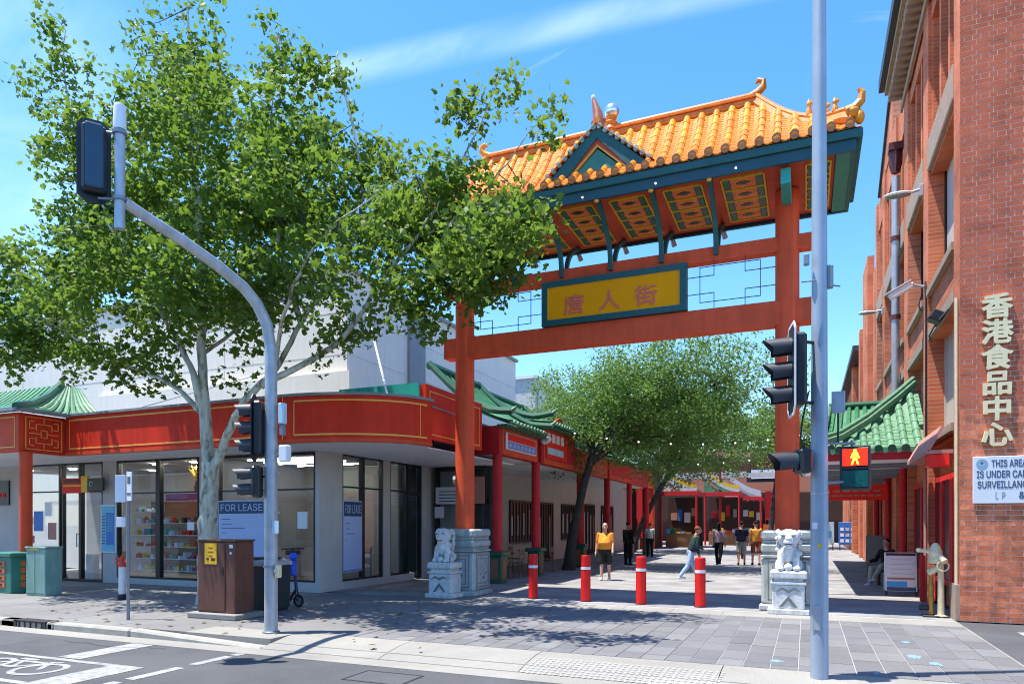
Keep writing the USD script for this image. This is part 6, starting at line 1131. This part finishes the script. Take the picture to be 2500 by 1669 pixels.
def stall(y, xr_, xe, zr, ze, dep, c1, c2, label):
    k_ = Thing("market_stall", label, "stall", ((xr_ + xe) / 2, y, 0)); cur = lambda u: (xr_ + (xe - xr_) * u, zr + (ze - zr) * u - .32 * math.sin(math.pi * u))
    rf = k_.add("swept_roof", sheet(np.array([[(cur(u)[0], yy, cur(u)[1]) for yy in np.linspace(y, y + dep, 4)] for u in np.linspace(0, 1, 9)])), "roof_dark")
    for q, c in enumerate((c1, "bleached", c2)): k_.add("verge_band", sheet(np.array([[(cur(u)[0] + .05 * q, y - .02 - .01 * q, cur(u)[1] + .10 - .26 * q + e) for e in (.0, .25)] for u in np.linspace(.02 + .1 * q, 1, 9)])), c, under=rf)
    k_.add("gable_panel", sheet(np.array([[(cur(u)[0], y + .05, z) for z in (ze - .1, max(ze, cur(u)[1] - .5))] for u in np.linspace(0, 1, 8)])), c2)
    k_.add("valance", box(xr_, y - .05, ze - .42, xe + .1, y + .02, ze - .12), "arcade_red"); k_.add("side_valance", box(xe, y + .03, ze - .42, xe + .08, y + dep, ze - .12), "arcade_red")
    for px_ in (xr_ + .1, xe): k_.add("post", cyl((px_, y, 0), (px_, y, ze - .4), .07, n=8), "arcade_red")
    k_.add("back_panel", box(xr_, y + dep * .8, 0, xe, y + dep * .82, ze - .45), "wood_dark"); k_.add("counter", cbox(xr_ + .3, y + .5, 0, xe - .3, y + 1.1, .95, .02), "wood")
    x = xr_ + .35
    while x < xe - .5:
        w = r5.uniform(.12, .35); k_.add("goods", cbox(x, y + .55, .951, x + w, y + .95, .95 + r5.uniform(.1, .4), .01), r5.choice(("bleached", "pinkish", "red_sign", "yellow_paint", "plate_white", "tile_green", "sky_blue"))); x += w + .04
    x = xr_ + .2
    while x < xe - .3:
        w = r5.uniform(.25, .5); z = r5.uniform(1.7, 2.3); k_.add("hung_panel", box(x, y + dep * .78, z, x + w, y + dep * .795, z + r5.uniform(.5, .9)), r5.choice(("bleached", "pinkish", "arcade_red", "white_paint", "interior", "yellow_paint", "poster_blue"))); x += w + r5.uniform(.05, .3)
stall(49.0, -9.5, -7.0, 5.45, 4.05, 4, "yellow_paint", "bleached", "market stall with yellow edged swept roof beside the orange corner shop")
stall(55.0, -7.3, -4.7, 5.6, 4.2, 4, "yellow_paint", "tile_green_pale", "market stall with green and yellow swept roof in the middle of the far row")
stall(61.0, -6.4, -3.5, 5.9, 4.05, 4, "bleached", "interior", "market stall with pale grey swept roof farthest up the street")
for k in range(12): mk.add("mullion", box(-7.5 + k * .5, 67.3, .3, -7.38 + k * .5, 67.58, 4.2), "pinkish" if k % 2 else "wood")
mk.add("sign_board", box(-4.6, 65.9, 5.7, -1.6, 66.05, 6.5), "plate_white"); mk.add("sign_frame", box(-5.0, 66.06, 5.4, -1.2, 66.09, 6.8), "signal_black"); mk.add("blue_door", box(-3.2, 67.2, 0, -1.6, 67.5, 4), "poster_blue"); mk.add("orange_stall", box(-3.6, 66.2, 0, -2.2, 66.8, 1.6), "orange"); mk.add("red_drape", box(-3.4, 66.4, 2, -2.9, 66.5, 4.6), "red_sign")
cr_ = Thing("orange_shop_corner", "orange timbered shop front jutting out beyond the arcade", "shop", (-10.3, 46, 0)); cr_.add("wall", box(-13, 46, 0, -9.55, 50, 5.2), "wood_dark"); cr_.add("corner_post", cbox(-9.75, 45.7, 0, -9.3, 46.2, 4.6, .02), "arcade_orange"); cr_.add("fascia", box(-13, 45.6, 4.0, -9.3, 45.95, 5.2), "arcade_orange"); cr_.add("door_frame", cat(box(-12.6, 45.85, 0, -12.45, 45.99, 3.2), box(-12.45, 45.85, 3.05, -10.9, 45.99, 3.2)), "bleached"); cr_.add("red_pilaster", cbox(-10.4, 45.6, 0, -10.0, 45.99, 4.0, .02), "arcade_red")
wp = single("white_post", cyl((-10.0, 44.5, 0), (-10.0, 44.5, 1.1), .06, n=10), "bleached", "short white post beside the second tree trunk", "post", smooth=30)

# ================================================================ PEOPLE
def person(label, at, rz, h, skin, top, legs, pose=None, hair=None, short=True, shorts=False, bald=False, build=1.0, pack=None, shoes="cloth_white_cloth", extra=None, cap=None):
    P = dict(stepL=.0, stepR=.0, armL=(.10, 0), armR=(.10, 0), bendL=.25, bendR=.25, lean=0.0, sit=False, kneeL=.0, kneeR=.0, tilt=0.0)
    P.update(pose or {}); t = Thing("person", label, "person", at, rz); s = h / 1.72; B = build
    hip = np.array([0, 0, .92]); 
    if P["sit"]: hip = np.array([0, 0, .46])
    sh = hip + np.array([0, -math.sin(P["lean"]) * .5, .50 * math.cos(P["lean"])]); nk = sh + [0, -.01, .07]; hd = nk + np.array([0, -.03 - .05 * P["tilt"], .145])
    def leg(sd, st, kn):
        hj = hip + [sd * .095, 0, -.02]; a = st
        if P["sit"]: k = hj + [sd * .06, -.42, .03 + kn]; f = k + np.array([sd * .02, -.05 - st, -.42 + min(kn, .2)])
        else: k = hj + np.array([sd * .01, -math.sin(a) * .43, -math.cos(a) * .43]); f = k + np.array([0, math.sin(kn - a) * .42, -math.cos(kn - a) * .42])
        if not P["sit"]: f[2] = max(f[2], .075)
        return hj, k, f
    def arm(sd, out, fwd, bend):
        s0 = sh + [sd * .185 * (.9 + .1 * B), 0, -.02]; e = s0 + np.array([sd * math.sin(out) * .28, -math.sin(fwd) * .28, -math.cos(max(out, abs(fwd))) * .28]); w = e + np.array([sd * math.sin(out) * .10, -math.sin(fwd + bend) * .25, -math.cos(fwd + bend) * .25]); return s0, e, w
    L = [leg(1, P["stepL"], P["kneeL"]), leg(-1, P["stepR"], P["kneeR"])]; A = [arm(1, *P["armL"], P["bendL"]), arm(-1, *P["armR"], P["bendR"])]
    def torso(g): return [mf.Manifold.batch_hull([S(hip + [0, 0, .02], (.15 * B + g, .105 * B + g, .09 + g)), S(hip + (sh - hip) * .45 + [0, -.03 * (B - 1), 0], (.145 * B + g, .11 * B * B + g, .12))]), mf.Manifold.batch_hull([S(hip + (sh - hip) * .45 + [0, -.03 * (B - 1), 0], (.145 * B + g, .11 * B * B + g, .12)), S(sh + [.11, 0, -.06], (.08 + g, .085 + g, .07 + g)), S(sh + [-.11, 0, -.06], (.08 + g, .085 + g, .07 + g))])]
    body = torso(0) + [bone(sh, .065, nk, .055), bone(nk, .055, hd + [0, .01, -.05], .055)]
    for hj, k, f in L: body += [bone(hj, .088, k, .058), bone(k, .056, f + [0, .0, .03], .038), bone(f + [0, .02, -.02], .042, f + [0, -.13, -.045], .032)]
    for s0, e, w in A:
        dv = (w - e) / np.linalg.norm(w - e); body += [bone(s0, .055, e, .042), bone(e, .041, w, .027)]; sd = 1 if s0[0] > 0 else -1
        body.append(bone(w, .027, w + dv * .07, .034)); tip = w + dv * .08
        for q, ln in ((-.026, .065), (-.009, .08), (.009, .075), (.026, .06)): body.append(bone(tip + [0, q, 0], .0105, tip + dv * ln + [-.012 * sd, q * 1.15, 0], .008))
        body.append(bone(w + dv * .03 + [0, -.03, 0], .012, w + dv * .085 + [-.01 * sd, -.058, 0], .009))
    body += [S(hd + [0, .012, .035], (.076, .093, .092)), mf.Manifold.batch_hull([S(hd + [0, -.02, -.02], (.066, .068, .07)), S(hd + [0, -.045, -.075], (.035, .03, .022))]), bone(hd + [0, -.093, .005], .010, hd + [0, -.106, -.025], .016), S(hd + [.078, .01, -.005], (.012, .02, .03)), S(hd + [-.078, .01, -.005], (.012, .02, .03)), S(hd + [0, -.085, -.055], (.026, .014, .009))]
    def put_(name, parts, m, edge=.035, it=4):
        v, f = blend(parts, edge, it); t.add(name, (v * s, f), m, local=True, smooth=60)
    put_("body", body, skin, .022, 4)
    sl = [bone(s0, .066, s0 + (e - s0) * (.75 if short else 1.0), .054) for s0, e, w in A] + ([bone(e, .052, e + (w - e) * .9, .038) for s0, e, w in A] if not short else [])
    put_("shirt", torso(.014) + sl, top, .03, 4)
    tr = [mf.Manifold.batch_hull([S(hip + [0, 0, .03], (.16 * B + .008, .115 * B + .008, .08)), S(hip + [0, 0, -.07], (.15 * B, .11 * B, .06))])]
    for hj, k, f in L:
        tr.append(bone(hj, .102 * B ** .5, k if not shorts else hj + (k - hj) * .82, .074 if not shorts else .092))
        if not shorts: tr.append(bone(k, .073, f + [0, 0, .04], .058))
    put_("shorts" if shorts else "trousers", tr, legs, .03, 4)
    for hj, k, f in L: put_("shoe", [bone(f + [0, .035, -.025], .048, f + [0, -.15, -.04], .036)], shoes, .03, 3)
    if not bald: put_("hair", [S(hd + [0, .03, .055], (.086, .098, .085))] + ([bone(hd + [0, .06, .02], .075, hd + [0, .085, -.17], .06)] if hair and hair[1] else []), hair[0] if hair else "cloth_ink", .03, 3)
    else: put_("hair", [bone(hd + [.062, .04, -.01], .028, hd + [.03, .085, -.01], .03), bone(hd + [-.062, .04, -.01], .028, hd + [-.03, .085, -.01], .03)], "cloth_silver_hair", .02, 2)
    eyes = [sphere(((hd + [sd * .030, -.083, .018]) * s), .009 * s, 1) for sd in (1, -1)]; t.add("eyes", cat(eyes), "frame_black", local=True)
    if pack: put_("backpack", [mf.Manifold.batch_hull([S(sh + [.09, .17, -.05], .07), S(sh + [-.09, .17, -.05], .07), S(hip + [.1, .17, .12], .085), S(hip + [-.1, .17, .12], .085)])], pack, .04, 4)
    if extra: 
        for nm, parts, m in extra(dict(hip=hip, sh=sh, hd=hd, A=A, L=L)): put_(nm, parts, m, .04, 3)
    return t
PI = math.pi
person("bald older man in a mustard shirt and dark shorts walking towards the bollards", (-5.5, 20.0, 0), .12, 1.66, "skin_0", "cloth_mustard", "cloth_olive_black", dict(stepL=-.10, stepR=.12, kneeL=.12, armL=(.16, .18), armR=(.22, -.02), bendL=.45), shorts=True, bald=True, build=1.5)
person("person in a grey green shirt and black trousers walking away near the second tree", (-7.2, 34.5, 0), PI + .2, 1.68, "skin_1", "cloth_grey_green", "cloth_ink", dict(stepL=.12, stepR=-.12, kneeR=.2), hair=("cloth_ink", False), shoes="cloth_ink")
person("person in a lilac top and black trousers with long dark hair walking away", (-3.25, 28.9, 0), PI - .1, 1.66, "skin_2", "cloth_lilac", "cloth_ink", dict(stepL=.2, stepR=-.28, kneeR=.3, armL=(.12, .2), armR=(.2, -.2)), hair=("cloth_ink", True), shoes="cloth_ink", extra=lambda j: [("handbag", [bone(j["A"][0][2] + [.0, 0, -.12], .07, j["A"][0][2] + [0, .1, -.12], .06)], "cloth_ink")])
person("person in khaki shorts carrying a navy backpack, walking away up the street", (-2.42, 29.4, 0), PI, 1.72, "skin_2", "cloth_navy", "cloth_khaki", dict(stepL=-.12, stepR=.15, kneeL=.2), hair=("cloth_ink", False), shorts=True, pack="cloth_navy", shoes="cloth_ink")
person("person in a dark green jacket and pale jeans stepping behind the fourth bollard", (-3.1, 20.6, 0), PI / 2 + .5, 1.58, "skin_2", "cloth_forest", "cloth_denim", dict(stepL=.30, stepR=-.32, kneeR=.3, lean=.32, armL=(.15, .45), armR=(.15, -.1), bendL=.6, tilt=1), hair=("cloth_rust", False), short=False, extra=lambda j: [("shoulder_bag", [mf.Manifold.batch_hull([S(j["hip"] + [-.24, .05, .1], .08), S(j["hip"] + [-.24, -.12, .1], .08), S(j["hip"] + [-.24, 0, .26], .06)])], "cloth_navy")])
person("person in an amber top partly hidden behind the sunlit gate pedestal", (-1.88, 29.6, 0), PI + .3, 1.74, "skin_0", "cloth_amber", "cloth_rust", dict(stepL=.15, stepR=-.15, armR=(.3, .2)), hair=("cloth_ink", False), shoes="cloth_ink", shorts=True)
person("person in pale trousers sitting cross legged behind the sandwich board", (2.02, 21.4, 0), -.75, 1.68, "skin_2", "cloth_ink", "cloth_khaki", dict(sit=True, stepL=.25, stepR=.0, kneeL=.08, armL=(.2, .5), armR=(.2, .5), bendL=.9, bendR=.9), hair=("cloth_ink", False), short=False, shoes="cloth_white_cloth")
single("low_bench", cat(cbox(1.78, 21.25, .36, 2.28, 21.75, .42, .01), box(1.8, 21.3, 0, 1.86, 21.7, .36), box(2.2, 21.3, 0, 2.26, 21.7, .36)), "wood_dark", "low dark stool under the seated person", "stool")
person("person in black standing in the shade by the arcade door behind the man in mustard", (-6.6, 27.4, 0), PI - .4, 1.7, "skin_2", "cloth_ink", "cloth_ink", dict(armL=(.1, .1)), hair=("cloth_ink", False), short=False, shoes="cloth_ink")
person("person in dark clothes walking away beside the backpack wearer", (-2.9, 34.5, 0), PI, 1.7, "skin_1", "cloth_navy", "cloth_ink", dict(stepL=.15, stepR=-.15, kneeR=.2), hair=("cloth_ink", False), short=False, shoes="cloth_ink")
